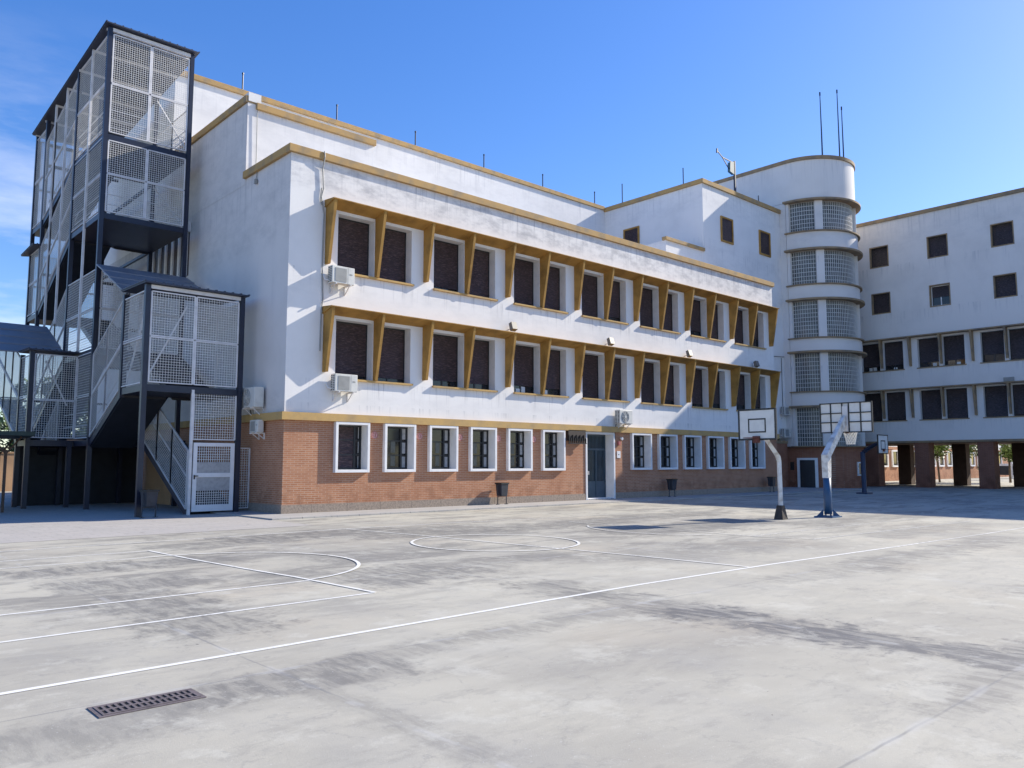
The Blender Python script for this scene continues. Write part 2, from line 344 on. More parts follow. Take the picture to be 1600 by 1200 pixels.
def tag(o, label=None, cat=None, group=None, kind=None):
    if label: o['label'] = label
    if cat: o['category'] = cat
    if group: o['group'] = group
    if kind: o['kind'] = kind
    return o
def thing(name, loc, label, cat, group=None):
    o = bpy.data.objects.new(name, None); COL.objects.link(o); o.location = loc; ORG[o.name] = Vector(loc); o.empty_display_size = .2
    return tag(o, label, cat, group)
def kids(o): return [c for c in bpy.data.objects if c.parent == o]
def copy_tree(o, parent=None, shift=(0, 0, 0)):
    src_kids = kids(o); c = o.copy(); COL.objects.link(c); c.parent = parent; c.location = o.location + Vector(shift)
    ORG[c.name] = ORG[o.name] + Vector(shift)
    for k in src_kids: copy_tree(k, c)
    return c
# facade frame: (u along the wall, d outwards, z)
class Fac:
    def __init__(s, o, u, n): s.o = Vector((*o, 0)); s.u = Vector((*u, 0)); s.n = Vector((*n, 0))
    def p(s, u, d, z): return s.o + s.u*u + s.n*d + Vector((0, 0, z))
    def box(s, mb, u0, u1, d0, d1, z0, z1):
        mb.hexa([s.p(u0, d0, z0), s.p(u1, d0, z0), s.p(u1, d1, z0), s.p(u0, d1, z0), s.p(u0, d0, z1), s.p(u1, d0, z1), s.p(u1, d1, z1), s.p(u0, d1, z1)])
    def wall(s, mb, u0, u1, z0, z1, holes, d=0.):
        us = sorted({u0, u1, *[h[0] for h in holes], *[h[1] for h in holes]}); zs = sorted({z0, z1, *[h[2] for h in holes], *[h[3] for h in holes]})
        us = [x for x in us if u0 <= x <= u1]; zs = [x for x in zs if z0 <= x <= z1]
        for j in range(len(zs)-1):
            run = None
            for i in range(len(us)-1):
                cu = (us[i]+us[i+1])/2; cz = (zs[j]+zs[j+1])/2
                inside = any(h[0] < cu < h[1] and h[2] < cz < h[3] for h in holes)
                if not inside and run is None: run = us[i]
                if inside and run is not None:
                    mb.poly([s.p(run, d, zs[j]), s.p(us[i], d, zs[j]), s.p(us[i], d, zs[j+1]), s.p(run, d, zs[j+1])]); run = None
            if run is not None: mb.poly([s.p(run, d, zs[j]), s.p(us[-1], d, zs[j]), s.p(us[-1], d, zs[j+1]), s.p(run, d, zs[j+1])])
    def reveal(s, mb, h, depth, d=0.):
        u0, u1, z0, z1 = h
        a, b, c, e = [(u0, z0), (u1, z0), (u1, z1), (u0, z1)]
        for q, r in ((a, b), (b, c), (c, e), (e, a)):
            mb.poly([s.p(q[0], d, q[1]), s.p(r[0], d, r[1]), s.p(r[0], d-depth, r[1]), s.p(q[0], d-depth, q[1])])
# ================================================================== ground
def sheet(name, x0, x1, y0, y1, z, m, lab=None):
    b = MB(); b.poly([(x0, y0, z), (x1, y0, z), (x1, y1, z), (x0, y1, z)]); o = b.build(name, m); tag(o, kind='structure'); return o
sheet('ground', -900, 1200, -900, 1200, 0, 'concrete')
b = MB(); b.box(11.0, 51.5, 22.75, 29.5, -.05, .045)
tag(b.build('pavement', 'paving'), kind='structure')
b = MB()
for i in range(40):
    x = 11.0 + i; b.box(x+.006, x+.994, 22.62, 22.745, -.05, .05)
tag(b.build('kerb', 'paving', bevel=.008), kind='structure')
sheet('paver_strip', -14, 10.99, 20.0, 43, .004, 'paver')
# court markings
def strip(mb, pts, w, z=.004, closed=False):
    n = len(pts); P = [Vector((*p, 0)) for p in pts]; L = []; R = []
    for i in range(n):
        a = P[(i-1) % n] if closed or i else P[0]; c = P[(i+1) % n] if closed or i < n-1 else P[-1]
        d = (c-a).normalized(); q = Vector((-d.y, d.x, 0))*(w/2); L.append(P[i]+q); R.append(P[i]-q)
    for i in range(n if closed else n-1):
        j = (i+1) % n; mb.poly([(*L[i].xy, z), (*R[i].xy, z), (*R[j].xy, z), (*L[j].xy, z)])
def line(a, b, n=14): return [(a[0]+(b[0]-a[0])*i/n, a[1]+(b[1]-a[1])*i/n) for i in range(n+1)]
mk = MB()
strip(mk, [(-6, 7.0), (1.34, 7.06), (3.35, 7.11), (6.6, 7.2), (9.08, 7.26), (12.42, 7.2), (16.98, 6.97), (21.92, 6.75), (26, 6.7)], .072)
z2 = .008
strip(mk, [(10.95, 18.3), (11.29, 15.6), (11.45, 13.12), (11.65, 10.9), (11.77, 9.4), (11.85, 7.24)], .062, z2)
strip(mk, [(11.5+1.72*cos(2*pi*i/72), 13.14+1.86*sin(2*pi*i/72)) for i in range(72)], .062, .012, True)
strip(mk, [(-6, 18.2), (3.3, 18.2), (6.3, 18.22), (8.5, 18.28), (11.0, 18.38), (14.2, 18.2), (17.7, 17.7), (26, 17.6)], .062, .004)
# left lane
strip(mk, line((-4, 16.3), (5.46, 16.39)), .062, .004)
strip(mk, [(5.45, 16.40), (5.55, 14.4), (5.72, 12.3), (5.84, 11.2), (5.93, 9.16)], .062, z2)
strip(mk, line((-4, 8.9), (5.93, 9.17)), .062, .004)
strip(mk, line((-4, 15.35), (5.0, 15.24)), .055, .004)
strip(mk, line((-4, 10.5), (5.9, 10.74)), .062, .004)
strip(mk, [(5.0, 15.24)] + [(5.35+2.3*cos(radians(a)), 12.98+2.26*sin(radians(a))) for a in range(88, -76, -4)] + [(5.9, 10.80)], .062, .012)
# right lane
strip(mk, line((16.86, 10.2), (26, 10.05)), .055, .004)
strip(mk, [(16.86, 10.2), (17.16, 8.87)], .055, z2); strip(mk, line((17.16, 8.87), (26, 8.5)), .055, .004)
strip(mk, [(17.0, 16.2), (16.95, 14.5), (16.9, 12.5), (16.86, 10.2)], .055, z2)
strip(mk, [(17.4+1.9*cos(radians(a)), 12.98+2.26*sin(radians(a))) for a in range(120, 241, 5)], .055, .012)
strip(mk, line((17.0, 16.2), (27, 16.1)), .055, .004)
tag(mk.build('court_markings', 'paint', base=(10, 12, .004)), kind='structure')
# drain grate
g = thing('drain_grate', (2.06, 6.1, 0), 'rusty iron drain grate with two rows of slots in the foreground concrete', 'drain grate')
gx0, gx1, gy0, gy1 = 1.74, 2.40, 5.985, 6.225
b = MB(); b.box(gx0, gx1, gy0, gy1, .002, .006); b.build('pit', 'pit', g)
b = MB()
for y0, y1 in ((gy0, gy0+.022), ((gy0+gy1)/2-.011, (gy0+gy1)/2+.011), (gy1-.022, gy1)): b.box(gx0, gx1, y0, y1, .006, .012)
nb = 15
for i in range(nb+1):
    x = gx0 + (gx1-gx0-.018)*i/nb; b.box(x, x+.018, gy0+.022, (gy0+gy1)/2-.011, .006, .0115); b.box(x, x+.018, (gy0+gy1)/2+.011, gy1-.022, .006, .0115)
b.build('bars', 'grate', g)
b = MB()
for a in ((gx0-.03, gx1+.03, gy0-.03, gy0-.002), (gx0-.03, gx1+.03, gy1+.002, gy1+.03), (gx0-.03, gx0-.002, gy0-.002, gy1+.002), (gx1+.002, gx1+.03, gy0-.002, gy1+.002)): b.box(*a, .002, .007)
b.build('rim', 'grate', g)
# ================================================================== classroom wing (the long block in the middle)
FX = Fac((0, 24.52), (1, 0), (0, -1))
wing = thing('classroom_wing', (12.25, 24.52, 0), 'long white three storey block on a brick base with two ochre window canopies', 'building')
X0, X1, YF, YB = 12.25, 43.5, 24.52, 28.14
BAY = 4.2; UW = []
for zb in (8.38, 4.62):
    for i in range(7):
        x = 13.6 + BAY*i; UW += [(x+.5, x+2.0, zb, zb+2.07), (x+2.17, x+3.65, zb, zb+2.07)]
GW = [(14.1+1.99*i, 15.47+1.99*i, 1.36, 3.105) for i in range(6)] + [(30.0+2.09*i, 31.5+2.09*i, 1.36, 3.105) for i in range(6)]
inner = [(a+.1, c-.1, z0+.1, z1-.09) for a, c, z0, z1 in GW]
DOOR = (26.95, 28.76, .1, 3.0)
b = MB(); FX.wall(b, X0, X1, 3.37, 12.2, UW)
b.poly([(X1, YF, 3.37), (X1, YB, 3.37), (X1, YB, 12.2), (X1, YF, 12.2)])
b.poly([(X0+.2, YF+.2, 11.9), (X1, YF+.2, 11.9), (X1, YB, 11.9), (X0+.2, YB, 11.9)])
b.poly([(X0+.2, YF+.2, 11.9), (X1, YF+.2, 11.9), (X1, YF+.2, 12.2), (X0+.2, YF+.2, 12.2)])
b.build('white_wall', 'white', wing)
b = MB(); b.poly([(X0, YF, 3.37), (X0, YB, 3.37), (X0, YB, 12.2), (X0, YF, 12.2)]); b.poly([(X0, YB, 3.37), (X0, 46, 3.37), (X0, 46, 12.0), (X0, YB, 12.0)])
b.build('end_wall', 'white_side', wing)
b = MB(); FX.wall(b, X0, X1, .3, 3.11, inner + [DOOR])
b.poly([(X0, YF, .3), (X0, 46, .3), (X0, 46, 3.11), (X0, YF, 3.11)]); b.poly([(X1, YF, .3), (X1, YB, .3), (X1, YB, 3.11), (X1, YF, 3.11)])
b.build('brick_wall', 'brick', wing)
b = MB(); b.box(X0-.03, 26.84, YF-.03, YF+.2, 0, .32); b.box(28.87, X1+.03, YF-.03, YF+.2, 0, .32); b.box(X0-.03, X0+.2, YF+.2, 46, 0, .32); b.box(X1-.2, X1+.03, YF+.2, YB, 0, .32)
b.build('plinth', 'stone', wing)
b = MB(); b.box(X0-.15, X1+.1, YF-.16, YF+.05, 3.11, 3.37); b.box(X0-.15, X0+.05, YF+.05, 46, 3.11, 3.37); b.box(X1-.05, X1+.05, YF+.05, YB, 3.11, 3.37)
b.build('string_course', 'ochre_light', wing)
b = MB(); b.box(X0-.12, X1+.12, YF-.12, YF+.25, 12.2, 12.47); b.box(X0-.12, X0+.25, YF+.25, YB, 12.2, 12.47)
b.build('coping', 'ochre_coping', wing, bevel=.012)
# shutter slat profile
SH=None
def shutter(F, u0, u1, z0, z1, d, m, parent):
    mb = MB(); n = max(2, int((z1-z0)/.048)); h = (z1-z0)/n
    for i in range(n):
        a = z0+i*h
        mb.poly([F.p(u0, d+.004, a), F.p(u1, d+.004, a), F.p(u1, d+.016, a+.008), F.p(u0, d+.016, a+.008)])
        mb.poly([F.p(u0, d+.016, a+.008), F.p(u1, d+.016, a+.008), F.p(u1, d, a+h-.006), F.p(u0, d, a+h-.006)])
        mb.poly([F.p(u0, d, a+h-.006), F.p(u1, d, a+h-.006), F.p(u1, d+.004, a+h), F.p(u0, d+.004, a+h)])
    return mb.build('shutter', m, parent)
def upper_window(F, h, parent, m, lift, seed, dep=.40):
    u0, u1, z0, z1 = h; f = MB()
    F.box(f, u0, u0+.045, -dep-.02, -dep+.03, z0, z1); F.box(f, u1-.045, u1, -dep-.02, -dep+.03, z0, z1)
    F.box(f, u0+.045, u1-.045, -dep-.02, -dep+.03, z0, z0+.06); F.box(f, u0+.045, u1-.045, -dep-.02, -dep+.03, z1-.05, z1)
    um = (u0+u1)/2; F.box(f, um-.03, um+.03, -dep-.02, -dep+.005, z0+.06, z1-.05)
    win = f.build('window', 'dark_frame', parent)
    q = MB(); F.reveal(q, h, dep+.02); q.build('reveal', 'reveal' if F is FX else 'white_far', win)
    p = MB(); F.box(p, u0+.045, u1-.045, -dep-.05, -dep-.022, z0, z1); p.build('pane', 'glass', win)
    shutter(F, u0+.045, u1-.045, z0+.06+lift, z1-.05, -dep+.008, m, win)
    r = random.Random(seed)
    if lift > .2 and r.random() < .75:
        q = MB(); a = u0+.15+r.random()*.5
        for k in range(r.choice((1, 2))): F.box(q, a+k*.3, a+.24+k*.3, -dep-.02, -dep-.012, z0+.06, z0+.06+min(lift-.03, .12+.14*r.random()))
        q.build('paper', 'board_white', win)
    return win
lifts = {1: [0, .02, .14, 0, .03, .08, 0, .22, .05, 0, .3, .04, 0, .5], 0: [.1, .12, .2, .2, .28, .26, .02, .04, .02, .2, .14, .24, .3, .26]}
for i, h in enumerate(UW): upper_window(FX, h, wing, 'shutter', lifts[1 if h[2] > 6 else 0][i % 14], i)
b = None
for zb, zc in ((8.38, 10.56), (4.62, 6.80)):
    b = MB(); s = FX                                   # the canopy slab, a thin wedge
    P = [s.p(13.55, 0, zc), s.p(43.17, 0, zc), s.p(43.17, .64, zc+.18), s.p(13.55, .64, zc+.18), s.p(13.55, 0, zc+.26), s.p(43.17, 0, zc+.26), s.p(43.17, .64, zc+.21), s.p(13.55, .64, zc+.21)]
    b.hexa(P); can = b.build('canopy', 'ochre', wing)
    for i in range(7):
        for x in ([13.6+BAY*i, 13.6+BAY*i+2.025] + ([43.0] if i == 6 else [])):
            f = MB(); a, c = x, x+.11; mid = abs(x-13.6-BAY*i-2.025) < .01; fb = zb+(.0 if mid else .17); fd = .16 if mid else .22
            f.hexa([s.p(a, -.02, fb), s.p(c, -.02, fb), s.p(c, fd, fb), s.p(a, fd, fb), s.p(a, -.02, zc-.008), s.p(c, -.02, zc-.008), s.p(c, .61, zc+.170), s.p(a, .61, zc+.170)])
            f.build('fin', 'ochre', can)
        b = MB(); x = 13.6+BAY*i; FX.box(b, x+.46, x+3.72, -.1, .11, zb-.07, zb-.002); b.build('sill', 'ochre_light', wing)
def ground_window(h, parent, seed, frosty=True):
    u0, u1, z0, z1 = h; f = MB(); p = .15
    for a in ((u0, u0+.1, z0, z1), (u1-.1, u1, z0, z1), (u0+.1, u1-.1, z0, z0+.1), (u0+.1, u1-.1, z1-.09, z1)): FX.box(f, a[0], a[1], -.33, p, a[2], a[3])
    win = f.build('window', 'frame_white', parent, bevel=.008)
    a, c, e, g_ = u0+.1, u1-.1, z0+.1, z1-.09
    k = MB()
    for q in ((a, a+.06, e, g_), (c-.06, c, e, g_), (a+.06, c-.06, e, e+.07), (a+.06, c-.06, g_-.06, g_)): FX.box(k, q[0], q[1], -.33, -.27, q[2], q[3])
    xm = a+(c-a)*.76; FX.box(k, xm-.035, xm+.035, -.33, -.27, e+.07, g_-.06)
    for t in (1/3, 2/3): z = e+(g_-e)*t; FX.box(k, a+.06, c-.06, -.32, -.285, z-.02, z+.02)
    k.build('frame', 'dark_frame', win)
    q = MB(); FX.box(q, a, c, -.36, -.331, e, g_); q.build('pane', 'glass', win)
    if frosty:
        q = MB()
        for t in range(3):
            za = e+(g_-e)*t/3+.06; zb_ = e+(g_-e)*(t+1)/3-.05; FX.box(q, xm+.045, c-.075, -.31, -.302, za, zb_)
        q.build('blind', 'curtain', win)
        q = MB(); x_ = a+(c-a)*(.34+.05*(seed % 3)); FX.box(q, x_, x_+.2, -.325, -.318, e+.12, e+.52); FX.box(q, x_, x_+.2, -.325, -.318, e+.60, e+1.02); q.build('inner_pane', 'dim_pane', win)
    else:
        shutter(FX, a+.06, xm-.035, e+.07, g_-.06, -.30, 'shutter', win)
        q = MB()
        for t in range(3):
            za = e+(g_-e)*t/3+.06; zb_ = e+(g_-e)*(t+1)/3-.05; FX.box(q, xm+.16, c-.09, -.31, -.302, za, zb_)
        q.build('blind', 'curtain', win)
for i, h in enumerate(GW): ground_window(h, wing, i, i != 0)
# entrance
b = MB(); u0, u1, z0, z1 = DOOR
FX.box(b, u0-.1, u0, -.55, .04, 0, z1+.1); FX.box(b, u1, u1+.1, -.55, .04, 0, z1+.1); FX.box(b, u0, u1, -.55, .04, z1, z1+.1); FX.box(b, u0, u1, -.55, .06, 0, .1)
sur = b.build('door_surround', 'frame_white', wing, bevel=.008)
b = MB(); x = u0+.06
while x < u1-.08:
    ww = random.choice((.03, .045, .06)); FX.box(b, x, x+ww, .0601, .0625, .035, .075); x += ww+.035
b.build('step_tiles', 'dark_frame', sur)
b = MB()
for q in ((u0, u0+.07, z0, z1), (u1-.07, u1, z0, z1), (u0+.07, u1-.07, z1-.07, z1), (u0+.07, u1-.07, 2.28, 2.36), (u0+.50, u0+.56, z0, 2.28), (u0+1.12, u0+1.18, z0, 2.28)): FX.box(b, q[0], q[1], -.54, -.46, q[2], q[3])
for q in ((u0+.07, u0+.5, z0, .85), (u0+.56, u0+1.12, z0, .85), (u0+1.18, u1-.07, z0, .85)): FX.box(b, q[0], q[1], -.525, -.49, q[2], q[3])
x = u0+.13
while x < u1-.1: FX.box(b, x, x+.022, -.50, -.475, .85, 2.28); FX.box(b, x, x+.022, -.50, -.475, 2.36, z1-.07); x += .095
door = b.build('door', 'door_blue', wing)
b = MB(); FX.box(b, u0, u1, -.56, -.53, z0, z1); b.build('pane', 'glass_door', door)
b = MB(); FX.box(b, u0+.58, u0+.61, -.47, -.41, 1.15, 1.32); b.build('handle', 'galv', door)
# left end wall: tall opening behind the fire escape
b = MB(); FL = Fac((12.25, 0), (0, 1), (-1, 0))
for i in range(6): FL.box(b, 33.6+i*.8, 33.78+i*.8, .004, .1, 9.5, 11.35)
FL.box(b, 33.4, 38.0, .004, .12, 11.35, 11.75)
fr = b.build('window', 'frame_white', wing); tag(fr, 'row of tall narrow window panes between white uprights')
b = MB(); FL.box(b, 33.5, 37.9, .003, .03, 9.5, 11.34); b.build('pane', 'shutter_far', fr)
# ================================================================== upper rear volumes
rear = thing('rear_block', (12.25, 28.14, 12), 'tall white upper storeys with ochre copings rising behind the long block', 'building')
b = MB()
b.box(12.25, 17.8, 28.14, 36.15, 12.0, 15.2)
b.poly([(12.25, 28.14, 3.37), (12.25, 41.2, 3.37), (12.25, 41.2, 12), (12.25, 28.14, 12)]) if False else None
b.box(12.3, 60, 36.19, 46, 0, 19.3)
b.box(41.88, 51.32, 28.14, 36.3, 3.37, 19.2)
b.box(38.0, 41.87, 28.14, 34.0, 11.0, 14.8)
b.box(12.6, 12.75+29.1, YB, 36.2, 11.0, 12.0)
b.box(17.4, 18.4, 35.2, 35.7, 15.2, 15.7)
b.build('wall', 'white_back', rear)
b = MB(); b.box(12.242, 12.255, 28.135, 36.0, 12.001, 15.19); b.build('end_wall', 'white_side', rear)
b = MB(); b.box(12.25-.1, 12.25+.3, 28.14-.02, 36.1, 15.2, 15.46); b.build('coping', 'ochre_coping', rear, bevel=.012)
b = MB(); b.box(12.56, 17.85, 28.14-.12, 28.4, 15.0, 15.25); b.build('coping', 'ochre_coping', rear, bevel=.012)
b = MB(); b.box(12.256, 12.75, 28.1, 28.5, 15.26, 15.6); b.build('parapet_end', 'white_back', rear)
b = MB(); b.box(12.2, 41.75, 36.07, 36.5, 19.3, 19.56); b.build('coping', 'ochre_coping', rear, bevel=.012)
b = MB(); b.box(41.76, 51.3, 28.02, 28.4, 19.2, 19.48); b.box(41.76, 42.15, 28.4, 36.6, 19.2, 19.48); b.build('coping', 'ochre_coping', rear, bevel=.012)
b = MB(); b.box(37.9, 41.878, 28.02, 28.35, 14.8, 15.0); b.build('coping', 'ochre_coping', rear, bevel=.012)
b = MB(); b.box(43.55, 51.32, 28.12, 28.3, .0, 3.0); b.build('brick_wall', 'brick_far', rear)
b = MB(); b.box(43.55, 51.32, 28.07, 28.3, 3.0, 3.2); b.build('string_course', 'ochre_dull', rear)
def deep_window(F, u0, u1, z0, z1, parent, lift=0., m='ochre_dull', sh='shutter_far'):
    f = MB(); t = .07                       # flush surround round a recessed opening; the wall is holed at u0+t .. u1-t
    for q in ((u0, u0+t, z0, z1), (u1-t, u1, z0, z1), (u0+t, u1-t, z0, z0+t), (u0+t, u1-t, z1-t, z1)): F.box(f, q[0], q[1], -.26, .025, q[2], q[3])
    win = f.build('window', m, parent)
    p = MB(); F.box(p, u0+t, u1-t, -.26, -.24, z0+t, z1-t); p.build('pane', 'glass', win)
    p = MB(); F.box(p, u0+t, u0+t+.05, -.238, -.2, z0+t, z1-t); F.box(p, u1-t-.05, u1-t, -.238, -.2, z0+t, z1-t); F.box(p, u0+t+.05, u1-t-.05, -.238, -.2, z0+t, z0+t+.05); F.box(p, u0+t+.05, u1-t-.05, -.238, -.2, z1-t-.05, z1-t)
    if lift: F.box(p, (u0+u1)/2-.03, (u0+u1)/2+.03, -.238, -.215, z0+t+.05, z1-t-.05)
    p.build('frame', 'frame_white' if lift else 'dark_frame', win)
    shutter(F, u0+t+.05, u1-t-.05, z0+t+.05+lift, z1-t-.05, -.21, sh, win)
    return win
def small_window(F, u0, u1, z0, z1, parent, m='ochre_dull', sh='shutter_far'):
    f = MB(); t = .11
    for q in ((u0, u0+t, z0, z1), (u1-t, u1, z0, z1), (u0+t, u1-t, z0, z0+t), (u0+t, u1-t, z1-t, z1)): F.box(f, q[0], q[1], .003, .09, q[2], q[3])
    win = f.build('window', m, parent, bevel=.006)
    p = MB(); F.box(p, u0+t, u1-t, .004, .02, z0+t, z1-t); p.build('pane', 'glass', win)
    shutter(F, u0+t, u1-t, z0+t, z1-t, .03, sh, win)
    return win
FB = Fac((0, 28.14), (1, 0), (0, -1))
small_window(FB, 43.8, 45.2, 15.83, 17.5, rear, 'ochre', 'shutter'); small_window(FB, 48.43, 49.85, 15.8, 17.5, rear, 'ochre', 'shutter')
FLb = Fac((41.88, 0), (0, 1), (-1, 0)); small_window(FLb, 33.15, 34.5, 15.6, 17.55, rear, 'ochre', 'shutter')
# ================================================================== rounded tower
TX, TY, TR = 54.5, 27.65, 3.2
tow = thing('rounded_tower', (TX, TY, 0), 'white rounded stair tower with stacked bands of glass brick windows', 'building')
def stad(mb, r, z0, z1, a0=180, a1=360, back=34.5):
    n = 48; pts = [(TX+r*cos(radians(a0+(a1-a0)*i/n)), TY+r*sin(radians(a0+(a1-a0)*i/n))) for i in range(n+1)]
    pts = [(TX-r, back)] + pts + [(TX+r, back)]
    k = len(mb.v); m_ = len(pts)
    for z in (z0, z1): mb.v += [(p[0], p[1], z) for p in pts]
    mb.f.append(tuple(range(k+m_-1, k-1, -1))); mb.f.append(tuple(range(k+m_, k+2*m_)))
    for i in range(m_): j = (i+1) % m_; mb.f.append((k+i, k+j, k+m_+j, k+m_+i))
TW = [(17.65, 19.75), (13.92, 16.27), (10.22, 12.78), (6.53, 9.15), (2.83, 5.42)]
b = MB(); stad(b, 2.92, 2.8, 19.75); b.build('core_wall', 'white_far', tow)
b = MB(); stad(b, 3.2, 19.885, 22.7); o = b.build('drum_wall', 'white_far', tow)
b = MB()
for i, (z0, z1) in enumerate(TW):
    if i: b.arc(TX, TY, 2.93, 3.27, 180.5, 340, z1+.13, TW[i-1][0]-.08, 2.5)
b.build('band_wall', 'white_far', tow)
b = MB(); b.box(TX-3.2, TX-2.93, TY+.03, 34.5, 2.8, 19.86); b.build('side_wall', 'white_far', tow)
b = MB(); stad(b, 3.3, 22.7, 22.94); b.build('coping', 'ochre_dull', tow)
for z0, z1 in TW:
    b = MB(); b.arc(TX, TY, 2.93, 3.56, 179.2, 342, z1, z1+.13, 2.5); b.build('canopy', 'ochre_dull', tow)
    b = MB(); b.arc(TX, TY, 2.93, 3.44, 179.2, 342, z0-.08, z0, 2.5); b.build('sill', 'ochre_dull', tow)
    for a0, a1 in ((180, 183.6), (215, 224.5), (290.5, 310)): b = MB(); b.arc(TX, TY, 2.93, 3.2, a0, a1, z0, z1); b.build('pier', 'white_far', tow)
    for a0, a1 in ((183.8, 214.8), (224.7, 290.3)):
        b = MB(); b.arc(TX, TY, 2.925, 2.97, a0, a1, z0, z1); win = b.build('window', 'glass_block', tow)
        l = MB(); da = degrees(.15/3.0); n = int((a1-a0)/da); m_ = int((z1-z0)/.28)
        for i in range(n+1):
            a = a0+(a1-a0)*i/n; l.arc(TX, TY, 2.97, 3.005, a-.2, a+.2, z0, z1, 3)
        for j in range(m_+1):
            z = z0+(z1-z0)*j/m_; l.arc(TX, TY, 2.97, 3.0, a0, a1, max(z-.014, z0), min(z+.014, z1), 5)
        l.build('lattice', 'mesh', win)
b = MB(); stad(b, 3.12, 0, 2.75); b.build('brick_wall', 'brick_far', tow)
b = MB(); b.arc(TX, TY, 3.1, 3.26, 184, 208, 0.003, 2.02); dr = b.build('door_surround', 'frame_white', tow)
b = MB(); b.arc(TX, TY, 3.2, 3.275, 187.5, 204.5, .01, 1.88); b.build('door', 'ac_slot', dr)
b = MB(); b.arc(TX, TY, 3.1, 3.2, 261, 274, .82, 1.75); q = b.build('window', 'frame_white', tow)
b = MB(); b.arc(TX, TY, 3.18, 3.21, 263, 272, .92, 1.66); b.build('pane', 'glass_door', q)
b = MB(); b.arc(TX, TY, 3.05, 3.14, 171, 179, 1.2, 1.75); b.build('vent', 'ac_slot', tow)
# ================================================================== arcade wing (right)
arc = thing('arcade_wing', (58.5, 15, 0), 'white wing raised on a brick arcade, standing in shade at the right edge', 'building')
FR = Fac((58.5, 0), (0, 1), (-1, 0))
RY0, RY1 = -8.0, 27.4; S = 4.0
RW = []; K = range(0, 8)
for zb in (8.30, 4.68):
    for k in K:
        c = 20.45-S*k; RW += [(c+.17, c+1.55, zb, zb+2.02), (c-1.47, c-.08, zb, zb+2.02)]
for zb in (8.30, 4.68): RW += [(24.62, 25.95, zb, zb+2.02), (22.98, 24.37, zb, zb+2.02)]
UP = [(24.35-S*k-.68, 24.35-S*k+.68, z0, z1) for k in range(8) for z0, z1 in ((15.85, 17.42), (12.42, 13.97))]
b = MB(); FR.wall(b, RY0, RY1, 3.2, 19.15, RW+[(a+.07, c-.07, e+.07, g_-.07) for a, c, e, g_ in UP])
b.poly([(58.5, RY0, 3.2), (70, RY0, 3.2), (70, RY0, 19.15), (58.5, RY0, 19.15)]); b.poly([(70, RY0, 3.2), (70, 36, 3.2), (70, 36, 19.15), (70, RY0, 19.15)])
b.poly([(58.5, RY0, 19.0), (70, RY0, 19.0), (70, 36, 19.0), (58.5, 36, 19.0)]); b.poly([(58.5, RY1, 3.2), (58.5, 36.2, 3.2), (58.5, 36.2, 19.15), (58.5, RY1, 19.15)])
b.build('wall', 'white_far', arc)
b = MB(); b.box(58.38, 58.8, RY0-.1, 27.5, 19.15, 19.4); b.build('coping', 'ochre_dull', arc)
b = MB(); b.box(58.42, 58.6, RY0, 27.4, 3.08, 3.22); b.build('string_course', 'ochre_dull', arc)
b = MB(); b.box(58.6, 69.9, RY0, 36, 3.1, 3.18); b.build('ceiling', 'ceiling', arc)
for i, h in enumerate(RW):
    r = random.Random(i*3+1); upper_window(FR, h, arc, 'shutter_far', (r.choice((.05, .3, .45, .55)) if h[2] > 6 else r.choice((0, 0, .04))), i+50, .34)
for zb, zc in ((8.30, 10.45), (4.68, 6.80)):
    b = MB(); FR.box(b, RY0, 26.6, 0, .50, zc, zc+.09); can = b.build('canopy', 'ochre_dull', arc)
    for k in range(-1, 8):
        c = 20.45-S*k
        for x in (c-.07, c-2.05):
            f = MB(); a, e = x, x+.12
            f.hexa([FR.p(a, -.02, zb+.15), FR.p(e, -.02, zb+.15), FR.p(e, .2, zb+.15), FR.p(a, .2, zb+.15), FR.p(a, -.02, zc-.002), FR.p(e, -.02, zc-.002), FR.p(e, .47, zc-.002), FR.p(a, .47, zc-.002)])
            f.build('fin', 'ochre_dull', can)
        b = MB(); FR.box(b, c-1.55, c+1.63, -.1, .06, zb-.07, zb-.002); b.build('sill', 'ochre_dull', arc)
for i, h in enumerate(UP): deep_window(FR, *h, arc, .55 if i == 3 else 0.)
for k in range(-1, 8):
    y = 22.55-S*k-.95
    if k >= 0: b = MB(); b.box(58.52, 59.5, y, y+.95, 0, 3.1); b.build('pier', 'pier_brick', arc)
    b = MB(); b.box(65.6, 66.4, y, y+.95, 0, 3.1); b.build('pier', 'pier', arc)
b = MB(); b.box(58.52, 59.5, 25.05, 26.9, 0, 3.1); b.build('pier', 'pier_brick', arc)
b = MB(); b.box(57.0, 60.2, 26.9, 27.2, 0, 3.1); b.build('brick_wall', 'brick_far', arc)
# ================================================================== courtyard beyond the arcade
cw = thing('courtyard_wing', (90, 32, 0), 'sunlit brick and white building seen through the arcade openings', 'building')
FC = Fac((0, 32), (1, 0), (0, -1))
b = MB(); b.box(70.5, 150, 32, 40, 0, 3.2); b.build('brick_wall', 'brick', cw)
b = MB(); b.box(70.5, 150, 32.02, 40, 3.2, 8); b.build('wall', 'white_back', cw)
for i in range(16):
    u = 73.0+2.3*i; f = MB()
    for q in ((u, u+.15, 1.3, 2.9), (u+1.25, u+1.4, 1.3, 2.9), (u+.15, u+1.25, 1.3, 1.45), (u+.15, u+1.25, 2.75, 2.9)): FC.box(f, q[0], q[1], .0, .12, q[2], q[3])
    ww = f.build('window', 'frame_white', cw); p = MB(); FC.box(p, u+.15, u+1.25, .002, .03, 1.45, 2.75); p.build('pane', 'glass', ww)
bf = thing('courtyard_fence', (100, 27, 0), 'dark metal fence with a pale rail beyond the rightmost arcade opening', 'fence')
b = MB(); b.box(100, 100.12, 22, 31.5, .35, 1.35); b.build('panel', 'under', bf)
b = MB(); b.box(99.9, 100.2, 22, 31.5, 1.35, 1.6); b.build('rail', 'galv', bf)
